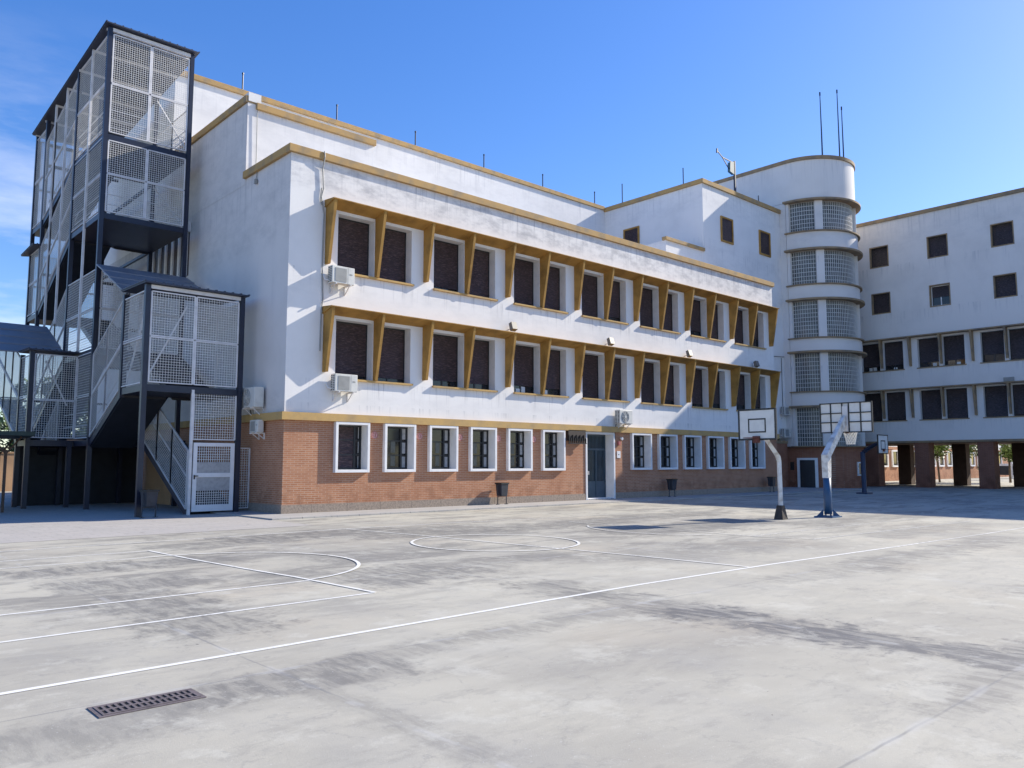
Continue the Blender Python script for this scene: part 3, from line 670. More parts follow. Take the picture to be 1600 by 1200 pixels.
for y in (22.5, 25.4, 28.3, 31.2): b = MB(); b.box(99.95, 100.15, y, y+.16, 0, 3.1); b.build('post', 'galv', bf)
def tree(name, x, y, h, rad, label, seed, m='leaf', trunk=.12, n=1500, low=.45, group=None, size=.3):
    t = thing(name, (x, y, 0), label, 'tree', group); r = random.Random(seed)
    b = MB(); top = Vector((x+r.uniform(-.3, .3), y+r.uniform(-.3, .3), h*.8)); base = Vector((x, y, 0))
    b.tube([base, base.lerp(top, .35)+Vector((.08, 0, 0)), base.lerp(top, .7), top], [trunk, trunk*.8, trunk*.55, trunk*.2], 7)
    for i in range(7):
        a = r.uniform(0, 2*pi); s0 = base.lerp(top, r.uniform(.35, .8)); e = s0+Vector((cos(a)*rad*.7, sin(a)*rad*.7, r.uniform(.2, .9)*rad*.6)); b.tube([s0, s0.lerp(e, .5)+Vector((0, 0, .1)), e], [trunk*.4, trunk*.25, trunk*.08], 5)
    b.build('trunk', 'bark', t)
    c = MB(); cl = []
    for i in range(26):
        a = r.uniform(0, 2*pi); q = r.random()**.5*rad*.85; cl.append((x+cos(a)*q, y+sin(a)*q, h*low+(h-h*low)*(.1+.85*r.random()), rad*r.uniform(.22, .42)))
    for i in range(n):
        cx, cy, cz, cr_ = r.choice(cl); v = Vector((r.gauss(0, 1), r.gauss(0, 1), r.gauss(0, .8))).normalized()*cr_*r.random()**.4
        p = Vector((cx, cy, cz))+v; d = Vector((r.gauss(0, 1), r.gauss(0, 1), r.gauss(0, .7))).normalized(); e = d.orthogonal().normalized(); s = size*r.uniform(.5, 1)
        c.poly([p-d*s, p+e*s*.35, p+d*s, p-e*s*.35])
    c.build('crown', m, t)
tree('tree', 75, 26.9, 5.6, 1.9, 'slim tree with yellow green leaves seen through the second arcade opening', 1, 'leaf_light', .09, 4200, .38, 'trees in the courtyard', .26)
tree('tree', 80, 26.2, 6, 1.6, 'tree with yellow green leaves seen in the narrow gap between arcade piers', 2, 'leaf_light', .10, 2000, .34, 'trees in the courtyard', .22)
tree('tree', 78, 22.3, 5.6, 2.2, 'tree with drooping yellow green leaves seen through the rightmost arcade opening', 3, 'leaf_light', .10, 4200, .38, 'trees in the courtyard', .26)
b = MB(); b.box(87, 88.2, 26.6, 27.5, 0, .9); pl_ = thing('planter', (87.6, 27, 0), 'pale planter box with a small dark shrub standing by the far courtyard wall', 'planter')
b.build('box', 'galv', pl_)
c = MB(); r = random.Random(5)
for i in range(260):
    p = Vector((87.6+r.gauss(0, .35), 27.05+r.gauss(0, .3), 1.25+r.gauss(0, .28))); d = Vector((r.gauss(0, 1), r.gauss(0, 1), r.gauss(0, 1))).normalized(); e = d.orthogonal().normalized(); c.poly([p-d*.14, p+e*.05, p+d*.14, p-e*.05])
c.build('shrub', 'leaf', pl_)
# ================================================================== left: far wall, tree, shelter
wl = thing('boundary_wall', (0, 56, 0), 'low tan boundary wall in sunlight far behind the fire escape', 'wall')
b = MB(); b.box(-60, 30, 56, 56.25, 0, 2.25); b.build('wall', 'tan_wall', wl); b = MB(); b.box(-60, 30, 55.95, 56.3, 2.25, 2.35); b.build('coping', 'tan_wall', wl)
for i, (x, y, h, rr, lb) in enumerate([(10.2, 62, 5.2, 2.6, 'dark green tree above the tan wall, nearest the fire escape'), (6.4, 63, 4.6, 2.2, 'rounded green tree above the tan wall at the left edge')]):
    tree('tree', x, y, h, rr, lb, 20+i, 'leaf', .2, 2600, .3, 'trees behind the tan wall', .24)
for i, (x, y, h, rr, lb) in enumerate([(18.2, 62, 9.6, 3.0, 'tall dark tree glimpsed through the fire escape mesh, nearest the building'), (14.6, 64, 7.4, 2.6, 'lower dark tree glimpsed through the fire escape mesh, further from the building')]):
    tree('tree', x, y, h, rr, lb, 40+i, 'leaf', .22, 5200, .12, 'trees behind the tan wall', .34)
sh = thing('shelter', (5.8, 34, 0), 'open shelter with a dark green flat roof on slim branching posts at the left edge', 'shelter')
b = MB(); b.hexa([(-2.5, 31.4, 2.62), (6.5, 31.4, 2.62), (7.2, 36.5, 2.62), (-2.5, 36.5, 2.62), (-2.5, 31.4, 2.76), (6.55, 31.4, 2.76), (7.25, 36.5, 2.80), (-2.5, 36.5, 2.80)]); b.build('roof', 'green_roof', sh)
for px, py in ((5.85, 32.3), (6.3, 36.0), (2.2, 32.3)):
    b = MB(); b.beam((px, py, 0), (px, py, 2.15), .085)
    for s in (-.45, .45): b.beam((px, py, 2.0), (px+s, py, 2.6), .05)
    b.build('post', 'wood_post', sh)
# ================================================================== fire escape
A_, B_, C_ = 8.5, 10.05, 11.65
fe = thing('fire_escape', (10, 30, 0), 'tall caged steel fire escape in navy and pale grey mesh beside the white building', 'fire escape')
def posts(L, w, m, name='post'):
    for a, c in L:
        b = MB(); b.beam(a, c, w); b.build(name, m, fe)
posts([((A_, 26.7, 0), (A_, 26.7, 7.42)), ((C_, 26.7, 0), (C_, 26.7, 7.42)), ((A_, 32.4, 0), (A_, 32.4, 18.5)), ((C_, 32.4, 0), (C_, 32.4, 18.5)),
       ((A_, 36.5, 0), (A_, 36.5, 18.2)), ((C_, 36.5, 0), (C_, 36.5, 18.2)), ((A_, 41.8, 0), (A_, 41.8, 17.8)), ((A_, 43.8, 7.5), (A_, 43.8, 17.6)), ((C_, 43.8, 0), (C_, 43.8, 17.6)),
       ((6.9, 34.4, 0), (6.9, 34.4, 5.9)), ((A_, 28.9, 3.9), (A_, 28.9, 7.42)), ((B_+.75, 36.5, 0), (B_+.75, 36.5, 9.0)), ((6.9, 36.0, 0), (6.9, 36.0, 5.9)), ((8.3, 34.35, 0), (8.3, 34.35, 2.5))], .16, 'navy')
posts([((A_-.06, 34.4, 6.0), (A_-.06, 34.4, 18.3)), ((A_-.06, 38.2, 7.6), (A_-.06, 38.2, 18.0)), ((A_-.06, 40.1, 6.6), (A_-.06, 40.1, 17.9)), ((B_, 26.66, 0), (B_, 26.66, 4.1))], .085, 'galv', 'strut')
def slab(x0, x1, y0, y1, z, t=.22, name='landing', m='navy'):
    b = MB(); b.box(x0-.04, x1+.04, y0-.04, y1+.04, z-t, z); return b.build(name, m, fe)
slab(A_, C_, 26.7, 28.9, 4.2); slab(6.9, C_, 34.4, 36.4, 2.55); slab(A_, C_, 32.4, 34.33, 2.548)
slab(A_, C_, 32.4, 36.5, 5.95); slab(A_, C_, 32.4, 36.5, 11.15); slab(A_, C_, 32.4, 36.5, 14.25)
slab(A_, C_, 41.8, 43.9, 8.6); slab(A_, C_, 41.8, 43.9, 12.9); slab(A_, C_, 41.8, 43.9, 3.0)
def flight(x0, x1, p, q):      # p, q = (y, z) at both ends, solid tray with steps
    b = MB(); (ya, za), (yb, zb) = p, q; t = .2
    b.hexa([(x0+.03, ya, za-t-.1), (x1-.03, ya, za-t-.1), (x1-.03, yb, zb-t-.1), (x0+.03, yb, zb-t-.1), (x0+.03, ya, za-t), (x1-.03, ya, za-t), (x1-.03, yb, zb-t), (x0+.03, yb, zb-t)])
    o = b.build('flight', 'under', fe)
    n = max(4, int(abs(zb-za)/.175)); s = MB()
    for i in range(n):
        y = ya+(yb-ya)*(i+.5)/n; z = za+(zb-za)*(i+.5)/n; w_ = abs(yb-ya)/n*.5; s.box(x0+.05, x1-.05, y-w_, y+w_, z-.03, z+.01)
    s.build('treads', 'navy', o)
    s = MB()
    for x in (x0, x1): s.beam((x, ya, za-.12), (x, yb, zb-.12), .05, .24)
    s.build('stringer', 'navy', o)
    return o
flight(B_+.1, C_, (26.9, .05), (31.6, 2.5)); slab(B_+.1, C_, 31.6, 32.33, 2.547)
flight(A_, B_-.05, (32.3, 2.55), (28.9, 4.2)); flight(B_+.1, C_, (28.9, 4.2), (32.4, 5.95))
flight(A_, B_-.05, (36.5, 5.95), (41.8, 3.0)); flight(B_+.1, C_, (36.5, 5.95), (41.8, 8.6))
flight(A_, B_-.05, (36.5, 11.15), (41.8, 8.6)); flight(B_+.1, C_, (36.5, 11.15), (41.8, 12.9)); flight(A_, B_-.05, (36.5, 14.25), (41.8, 12.9))
flight(7.75, 8.4, (36.4, 2.5), (40.2, 0.1)); flight(6.95, 7.65, (36.4, 2.6), (40.5, 4.6))
def panel(p0, u, v, su=.085, sv=.085, w=.0135, fr=.055):    # mesh panel: corner, edge vectors
    p0 = Vector(p0); u = Vector(u); v = Vector(v); f = MB(); m = MB()
    for a, c in ((p0, p0+u), (p0+u, p0+u+v), (p0+v, p0+u+v), (p0, p0+v)): f.beam(a, c, fr, fr*.7)
    n = u.cross(v).normalized(); nu = max(1, round(u.length/su)); nv = max(1, round(v.length/sv)); t = n*.004
    ud = u.normalized()*w/2; vd = v.normalized()*w/2
    for i in range(1, nu):
        a = p0+u*(i/nu); k = len(m.v)
        for c in (a, a+v): m.v += [tuple(c-ud-t), tuple(c+ud-t), tuple(c+ud+t), tuple(c-ud+t)]
        for j in range(4): m.f.append((k+j, k+(j+1) % 4, k+4+(j+1) % 4, k+4+j))
    for i in range(1, nv):
        a = p0+v*(i/nv)+n*.005; k = len(m.v)
        for c in (a, a+u): m.v += [tuple(c-vd-t), tuple(c+vd-t), tuple(c+vd+t), tuple(c-vd+t)]
        for j in range(4): m.f.append((k+j, k+(j+1) % 4, k+4+(j+1) % 4, k+4+j))
    o = f.build('mesh_panel', 'galv', fe); m.build('wire_mesh', 'mesh', o); return o
def front(y, z0, zm, z1, xs=(A_+.1, B_, C_-.1)):
    for a, c in zip(xs[:-1], xs[1:]):
        panel((a+.03, y, z0), (c-a-.06, 0, 0), (0, 0, zm-z0-.05)); panel((a+.03, y, zm), (c-a-.06, 0, 0), (0, 0, z1-zm))
def side(x, ya, za, yb, zb, h, rows=2, n=1):
    for i in range(n):
        y0 = ya+(yb-ya)*i/n; y1 = ya+(yb-ya)*(i+1)/n; a = za+(zb-za)*i/n; c = za+(zb-za)*(i+1)/n
        for k in range(rows): panel((x, y0+.02*(1 if y1 > y0 else -1), a+h*k/rows+.03), (0, y1-y0, c-a), (0, 0, h/rows-.07), .12, .10, .011, .05)
front(26.68, 4.28, 5.78, 7.22); front(32.36, 11.22, 12.72, 14.0); front(32.36, 14.34, 16.3, 18.25); front(32.36, 6.0, 7.5, 8.9)
side(A_-.03, 26.8, 4.22, 28.85, 4.22, 3.05); side(A_-.03, 28.95, 4.2, 32.3, 2.62, 3.1, 2, 2)
side(C_+.03, 26.8, 4.22, 28.85, 4.22, 3.05)
side(A_-.03, 32.5, 2.6, 34.35, 2.6, 3.25); front(34.36, 2.65, 4.1, 5.8, (6.97, 8.45)); side(6.87, 34.5, 2.6, 36.0, 2.6, 3.2)
side(6.87, 36.1, 2.6, 40.5, 4.6, 3.2, 2, 3)
side(A_-.03, 32.5, 6.0, 36.45, 6.0, 3.0, 2, 2); side(A_-.03, 36.6, 5.95, 41.7, 3.05, 3.0, 2, 3)
side(A_-.03, 32.5, 11.2, 36.45, 11.2, 2.95, 2, 2); side(A_-.03, 36.6, 11.15, 41.7, 8.65, 3.05, 2, 3); side(A_-.03, 41.9, 8.65, 43.75, 8.65, 3.05)
side(A_-.03, 32.5, 14.3, 36.45, 14.3, 3.95, 2, 2); side(A_-.03, 36.6, 14.25, 41.7, 12.95, 3.8, 2, 3); side(A_-.03, 41.9, 12.95, 43.75, 12.95, 4.5)
side(C_+.03, 32.5, 14.3, 36.45, 14.3, 2.0, 1, 2)
front(43.8, 12.95, 15.0, 17.4); front(43.8, 8.65, 10.2, 11.7)
side(B_+.05, 27.0, .15, 31.5, 2.55, 2.0, 1, 3); side(8.36, 40.1, .15, 36.6, 2.4, 1.9, 1, 2)
panel((B_+.06, 26.69, 2.47), (C_-B_-.18, 0, 0), (0, 0, 1.55))
scr = panel((11.77, 26.95, .15), (.44, .02, 0), (0, 0, 2.05)); tag(scr, 'narrow free standing mesh leaf beside the brick corner')
# handrails
def rail(name, m, pts, w):
    b = MB(); (b.tube(pts, w, 8) if name == 'handrail' else b.beam(pts[0], pts[1], w)); b.build(name, m, fe)
R_ = lambda a, c, w=.018: rail('handrail', 'galv', [a, c], w)
R_((B_+.12, 27.0, 1.1), (B_+.12, 31.5, 3.55), .025)
for z in (11.55, 11.95, 14.6, 14.95, 15.3): R_((A_+.1, 32.55, z), (C_-.1, 32.55, z)); R_((A_+.06, 32.55, z), (A_+.06, 36.4, z)); R_((C_-.06, 32.55, z), (C_-.06, 36.4, z))
for z in (6.5, 7.0, 3.1, 3.6): R_((A_+.06, 32.55, z), (A_+.06, 36.4, z))
R_((A_+.2, 36.5, 15.2), (A_+.2, 41.8, 13.9), .022); R_((A_+.2, 36.5, 12.1), (A_+.2, 41.8, 9.55), .022); R_((A_+.2, 32.3, 3.5), (A_+.2, 28.9, 5.15), .022)
for a, c in (((C_-.02, 32.6, 14.5), (C_-.02, 36.4, 17.9)), ((C_-.02, 32.6, 11.3), (C_-.02, 36.4, 13.9)), ((A_+.1, 28.8, 4.3), (A_+.1, 26.8, 7.1)), ((A_+.1, 26.95, 4.3), (B_-.2, 26.95, 6.9)), ((7.4, 34.6, 5.6), (8.2, 34.6, 3.9))): rail('brace', 'galv', [a, c], .05)
for a, c, w_ in [((A_+.1, 41.75, z), (C_, 41.75, z), .12) for z in (16.6, 15.6, 10.4)] + [((A_, 36.5, 7.4), (C_, 36.5, 7.4), .12), ((A_, 41.8, 4.5), (C_, 41.8, 4.5), .1), ((6.9, 40.4, 4.4), (8.5, 40.4, 4.4), .1)] + [((A_, 36.5, z), (C_, 36.5, z), .16) for z in (11.0, 14.1)] + [((C_, 32.4, z), (C_, 43.8, z), .12) for z in (11.0, 14.1)]: rail('crossbeam', 'navy', [a, c], w_)
# roofs
def ribbed(P, n, name='roof'):      # P: 4 corners of the lower face, ribs run from edge 0-3 to 1-2
    b = MB(); P = [Vector(p) for p in P]; up = Vector((0, 0, .05)); b.hexa(P+[p+up for p in P])
    for i in range(n+1):
        t = i/n; a = P[0].lerp(P[1], t)+up; c = P[3].lerp(P[2], t)+up; b.beam(a+Vector((0, 0, .012)), c+Vector((0, 0, .012)), .05, .035)
    return b.build(name, 'roof_dark', fe)
ribbed([(A_-.15, 26.45, 7.44), (C_+.15, 26.45, 7.44), (C_+.15, 28.9, 7.5), (A_-.15, 28.9, 7.5)], 12)
def lapped(x0, x1, p, q, n):
    b = MB()
    for i in range(n):
        t0, t1 = i/n, (i+1)/n; y0 = p[0]+(q[0]-p[0])*t0; y1 = p[0]+(q[0]-p[0])*t1; z0 = p[1]+(q[1]-p[1])*t0; z1 = p[1]+(q[1]-p[1])*t1
        b.hexa([(x0, y0, z0), (x1, y0, z0), (x1, y1, z1-.03), (x0, y1, z1-.03), (x0, y0, z0+.05), (x1, y0, z0+.05), (x1, y1, z1+.02), (x0, y1, z1+.02)])
    return b.build('roof', 'roof_metal', fe)
lapped(A_-.1, C_+.1, (28.91, 7.52), (32.3, 9.1), 4)
ribbed([(6.75, 34.2, 5.93), (8.6, 34.2, 5.93), (8.6, 35.9, 5.96), (6.75, 35.9, 5.96)], 8); lapped(5.2, 8.4, (35.92, 5.98), (39.4, 7.6), 4)
ribbed([(A_-.2, 32.15, 18.55), (C_+.2, 32.15, 18.55), (C_+.2, 44.1, 17.75), (A_-.2, 44.1, 17.75)], 12)
ribbed([(A_-.35, 41.8, 11.75), (A_+.4, 41.8, 11.85), (A_+.4, 44.2, 11.75), (A_-.35, 44.2, 11.65)], 4)
# roof soffit purlins
for i in range(7): y = 32.5+i*1.9; b = MB(); b.beam((A_-.1, y, 18.47-(y-32.15)*.067), (C_+.1, y, 18.47-(y-32.15)*.067), .05, .09); b.build('purlin', 'galv', fe)
for y, z, h_ in ((26.66, 7.36, .12), (32.36, 18.42, .14)): b = MB(); b.beam((A_, y, z), (C_, y, z), .07, h_); b.build('roof_beam', 'galv', fe)
# dark plate added for the shaded area under the stairs
b = MB(); b.box(7.1, C_, 36.7, 36.8, 0, 2.4); b.box(A_+.1, C_-.3, 32.6, 32.7, 0, 2.3) if False else None; b.build('dark_backing', 'under', fe)
b = MB(); b.box(11.9, 12.2, 33.5, 36.6, 0, 2.3); b.build('beige_wall', 'tan_wall', fe)  # tan slab added for the dimly lit wall behind the stairs
# gate
b = MB(); gx, gX, gy = B_+.09, C_-.12, 26.66
for q in ((gx, gx+.13, .1, 2.36), (gX-.13, gX, .1, 2.36), (gx+.13, gX-.13, .1, .32), (gx+.13, gX-.13, 2.24, 2.36), (gx+.13, gX-.13, 1.22, 1.36)): b.box(q[0], q[1], gy-.03, gy+.03, q[2], q[3])
gate = b.build('gate', 'frame_white', fe, bevel=.006)
b = MB(); b.box(gx+.13, gX-.13, gy-.008, gy+.008, .78, 1.22); b.box(gx+.13, gX-.13, gy-.008, gy+.008, 1.36, 1.72); b.build('sheet', 'curtain', gate)
for z0, z1 in ((.32, .78), (1.72, 2.24)):
    b = MB(); n = 15
    for i in range(1, n): x = gx+.13+(gX-gx-.26)*i/n; b.box(x-.009, x+.009, gy-.004, gy+.004, z0, z1)
    n = max(3, int((z1-z0)/.075))
    for i in range(1, n): z = z0+(z1-z0)*i/n; b.box(gx+.13, gX-.13, gy-.009, gy-.005, z-.008, z+.008)
    b.build('wire_mesh', 'mesh', gate)
b = MB(); b.box(gx+.03, gx+.06, gy-.08, gy-.03, 1.16, 1.30); b.box(gx+.03, gx+.16, gy-.09, gy-.06, 1.25, 1.28); b.build('handle', 'black_paint', gate)
# ================================================================== hoops
def net(mb, c, r0, r1, h, n=12, rows=6):
    for k in range(rows):
        za, zb = -h*k/rows, -h*(k+1)/rows; ra = r0+(r1-r0)*(k/rows)**.7; rb = r0+(r1-r0)*((k+1)/rows)**.7
        for i in range(n):
            for s in (-.5, .5):
                a0 = 2*pi*(i+.5*(k % 2))/n; a1 = a0+2*pi*s/n
                mb.tube([(c[0]+ra*cos(a0), c[1]+ra*sin(a0), c[2]+za), (c[0]+rb*cos(a1), c[1]+rb*sin(a1), c[2]+zb)], .009, 4, False)
def frame_rect(mb, x0, x1, y0, y1, z0, z1, t):      # hollow rectangle in the yz plane
    mb.box(x0, x1, y0, y1, z0, z0+t); mb.box(x0, x1, y0, y1, z1-t, z1); mb.box(x0, x1, y0, y0+t, z0+t, z1-t); mb.box(x0, x1, y1-t, y1, z0+t, z1-t)
def torus(mb, c, r, t, n=28):
    pts = [(c[0]+r*cos(2*pi*i/n), c[1]+r*sin(2*pi*i/n), c[2]) for i in range(n+1)]; mb.tube(pts, t, 6, False)
def hoop_white(px, py, name, label, foot='brown_foot', polem='pole_white', s=1.):
    h = thing(name, (px, py, 0), label, 'basketball hoop', 'basketball hoops on the playground')
    P = lambda x, y, z: (px+x*s, py+y*s, z*s)
    b = MB(); b.tube([P(0, 0, 1.75), P(-.07, 0, 1.9), P(-.62, 0, 2.33), P(-1.12, 0, 2.62)], [.078, .09, .078, .055], 4); b.build('arm', polem, h)
    b = MB(); b.tube([P(0.02, 0, .35), P(0, 0, 1.75)], [.08, .076], 4); b.build('pole', polem, h)
    b = MB(); b.hexa([P(-.15, -.15, .0), P(.15, -.15, .0), P(.15, .15, .0), P(-.15, .15, .0), P(-.08, -.08, .42), P(.095, -.08, .42), P(.095, .08, .42), P(-.08, .08, .42)]); b.build('foot', foot, h)
    x = -1.2; b = MB(); b.hexa([P(x, -.6, 2.38), P(x+.035, -.6, 2.38), P(x+.035, .6, 2.38), P(x, .6, 2.38), P(x, -.6, 3.27), P(x+.035, -.6, 3.27), P(x+.035, .6, 3.27), P(x, .6, 3.27)]); bd = b.build('backboard', 'board_white', h)
    b = MB(); frame_rect(b, px+(x-.012)*s, px+(x+.047)*s, py-.62*s, py+.62*s, 2.36*s, 3.29*s, .05*s); frame_rect(b, px+(x-.006)*s, px+(x-.001)*s, py-.29*s, py+.29*s, 2.58*s, 3.0*s, .04*s); b.build('border', 'black_paint', bd)
    b = MB(); b.hexa([P(x-.1, -.1, 2.28), P(x-.007, -.1, 2.28), P(x-.007, .1, 2.28), P(x-.1, .1, 2.28), P(x-.1, -.1, 2.48), P(x-.007, -.1, 2.48), P(x-.007, .1, 2.48), P(x-.1, .1, 2.48)]); mt = b.build('mount', 'rust', h)
    b = MB(); torus(b, P(x-.33, 0, 2.42), .22*s, .011*s); b.build('rim', 'rust', h)
    return h
hoop_white(22.5, 12.62, 'basketball_hoop', 'white crank necked basketball hoop on a dark foot, front of its backboard visible')
h = thing('basketball_hoop', (24.5, 12.12, 0), 'basketball hoop with blue padded lower pole and gridded backboard seen from behind', 'basketball hoop', 'basketball hoops on the playground')
px, py = 24.5, 12.12
b = MB(); b.tube([(px, py, .1), (px, py, 1.22)], .12, 12); smooth(b.build('lower_pole', 'blue_paint', h))
b = MB(); b.hexa([(px-.1, py-.1, 1.22), (px+.1, py-.1, 1.22), (px+.1, py+.1, 1.22), (px-.1, py+.1, 1.22), (px-.12, py-.1, 1.95), (px+.14, py-.1, 1.9), (px+.14, py+.1, 1.9), (px-.12, py+.1, 1.95)]); b.build('upper_pole', 'pole_white', h)
b = MB(); b.hexa([(px+.14, py-.1, 1.9), (px-.12, py-.1, 1.95), (px-.12, py+.1, 1.95), (px+.14, py+.1, 1.9), (px+1.38, py-.06, 2.95), (px+1.3, py-.06, 3.24), (px+1.3, py+.06, 3.24), (px+1.38, py+.06, 2.95)]); b.build('arm', 'pole_white', h)
b = MB(); b.hexa([(px-.34, py-.3, 0), (px+.3, py-.3, 0), (px+.3, py+.3, 0), (px-.34, py+.3, 0), (px-.34, py-.3, .04), (px+.3, py-.3, .04), (px+.3, py+.3, .04), (px-.34, py+.3, .04)])
for a in range(4):
    ca, sa = cos(pi/4+a*pi/2), sin(pi/4+a*pi/2); b.poly([(px+ca*.15, py+sa*.15, .04), (px+ca*.36, py+sa*.36, .04), (px+ca*.14, py+sa*.14, .26)])
b.build('foot', 'blue_paint', h)
bx = px+1.42; by = py-.02
b = MB(); b.box(bx, bx+.03, by-.86, by+.86, 2.70, 3.66); bd = b.build('backboard', 'board_white', h)
b = MB(); frame_rect(b, bx-.03, bx+.04, by-.88, by+.88, 2.68, 3.68, .035)
for y in (-.50, -.11, .11, .50): b.box(bx-.03, bx-.002, by+y-.017, by+y+.017, 2.715, 3.645)
for z in (3.03, 3.33):
    for y0, y1 in ((-.845, -.517), (-.483, -.127), (.127, .483), (.517, .845)): b.box(bx-.03, bx-.002, by+y0, by+y1, z-.017, z+.017)
b.build('border', 'black_paint', bd)
b = MB(); b.box(bx-.06, bx-.031, by-.09, by+.09, 2.72, 3.55); b.build('bracket', 'galv', h)
b = MB(); torus(b, (bx+.3, by, 2.72), .225, .011); b.box(bx+.03, bx+.09, by-.06, by+.06, 2.66, 2.78); b.build('rim', 'rust', h)
b = MB(); net(b, (bx+.3, by, 2.72), .225, .13, .42); b.build('net', 'rope', h)
# third hoop: board faces the camera side
h = thing('basketball_hoop', (44.3, 19.8, 0), 'small far basketball hoop on a dark blue pole by the arcade', 'basketball hoop', 'basketball hoops on the playground')
px, py = 44.3, 19.8
b = MB(); b.tube([(px, py, 0), (px, py, 2.3)], .13, 10); b.build('pole', 'blue_dark', h); b = MB(); b.box(px-.35, px+.35, py-.3, py+.3, 0, .07); b.build('foot', 'blue_dark', h)
b = MB(); b.tube([(px, py, 2.25), (px+.05, py-.4, 2.55), (px+.1, py-1.0, 2.85)], [.12, .11, .09], 6); b.build('arm', 'navy', h)
bx, by = px+.1, py-1.05
b = MB(); b.box(bx-.62, bx+.62, by-.03, by, 2.2, 3.2); bd = b.build('backboard', 'board_white', h)
b = MB()
for q in ((bx-.64, bx+.64, 2.18, 2.23), (bx-.64, bx+.64, 3.17, 3.22), (bx-.64, bx-.59, 2.23, 3.17), (bx+.59, bx+.64, 2.23, 3.17)): b.box(q[0], q[1], by-.045, by+.012, q[2], q[3])
for q in ((bx-.28, bx+.28, 2.4, 2.46), (bx-.28, bx+.28, 2.85, 2.91), (bx-.28, bx-.22, 2.46, 2.85), (bx+.22, bx+.28, 2.46, 2.85)): b.box(q[0], q[1], by-.036, by-.031, q[2], q[3])
b.build('border', 'black_paint', bd)
b = MB(); torus(b, (bx, by-.32, 2.4), .225, .014); b.box(bx-.08, bx+.08, by-.1, by-.036, 2.3, 2.45); b.build('rim', 'rust', h)
# ================================================================== litter bins
def bin_(x, y, yaw, label, first=[None]):
    if first[0] is None:
        t = thing('litter_bin', (0, 0, 0), label, 'litter bin', 'litter bins')
        b = MB()
        for s in (-1, 1): b.tube([(s*.24, 0, 0), (s*.24, 0, .78)], .02, 6)
        b.beam((-.24, 0, .32), (.24, 0, .32), .03); b.beam((-.3, 0, .01), (-.18, 0, .01), .1, .02); b.beam((.3, 0, .01), (.18, 0, .01), .1, .02); b.build('stand', 'bin', t)
        b = MB(); b.hexa([(-.17, -.14, .34), (.17, -.14, .34), (.17, .14, .34), (-.17, .14, .34), (-.205, -.17, .84), (.205, -.17, .84), (.205, .17, .80), (-.205, .17, .80)]); o = b.build('basket', 'bin', t, bevel=.02)
        b = MB()
        for q in ((-.222, .222, -.187, -.165), (-.222, .222, .165, .187), (-.222, -.2, -.165, .165), (.2, .222, -.165, .165)): b.box(*q, .80, .86)
        b.build('rim', 'black_paint', t); first[0] = t
    else: t = copy_tree(first[0])
    t.location = (x, y, .0); t.rotation_euler = (0, 0, yaw); t['label'] = label; return t
B1 = bin_(21.56, 24.2, .05, 'dark litter bin on sunlit pavement left of the entrance door'); B1.location.z = .045
bn = bin_(32.6, 24.05, .05, 'dark litter bin in shade against the brick wall right of the door'); bn.location.z = .045
bin_(8.66, 26.2, .3, 'blue grey litter bin standing at the foot of the front stair post')
bn = bin_(41.9, 24.0, .1, 'litter bin behind the white hoop pole at the end of the brick wall'); bn.location.z = .045
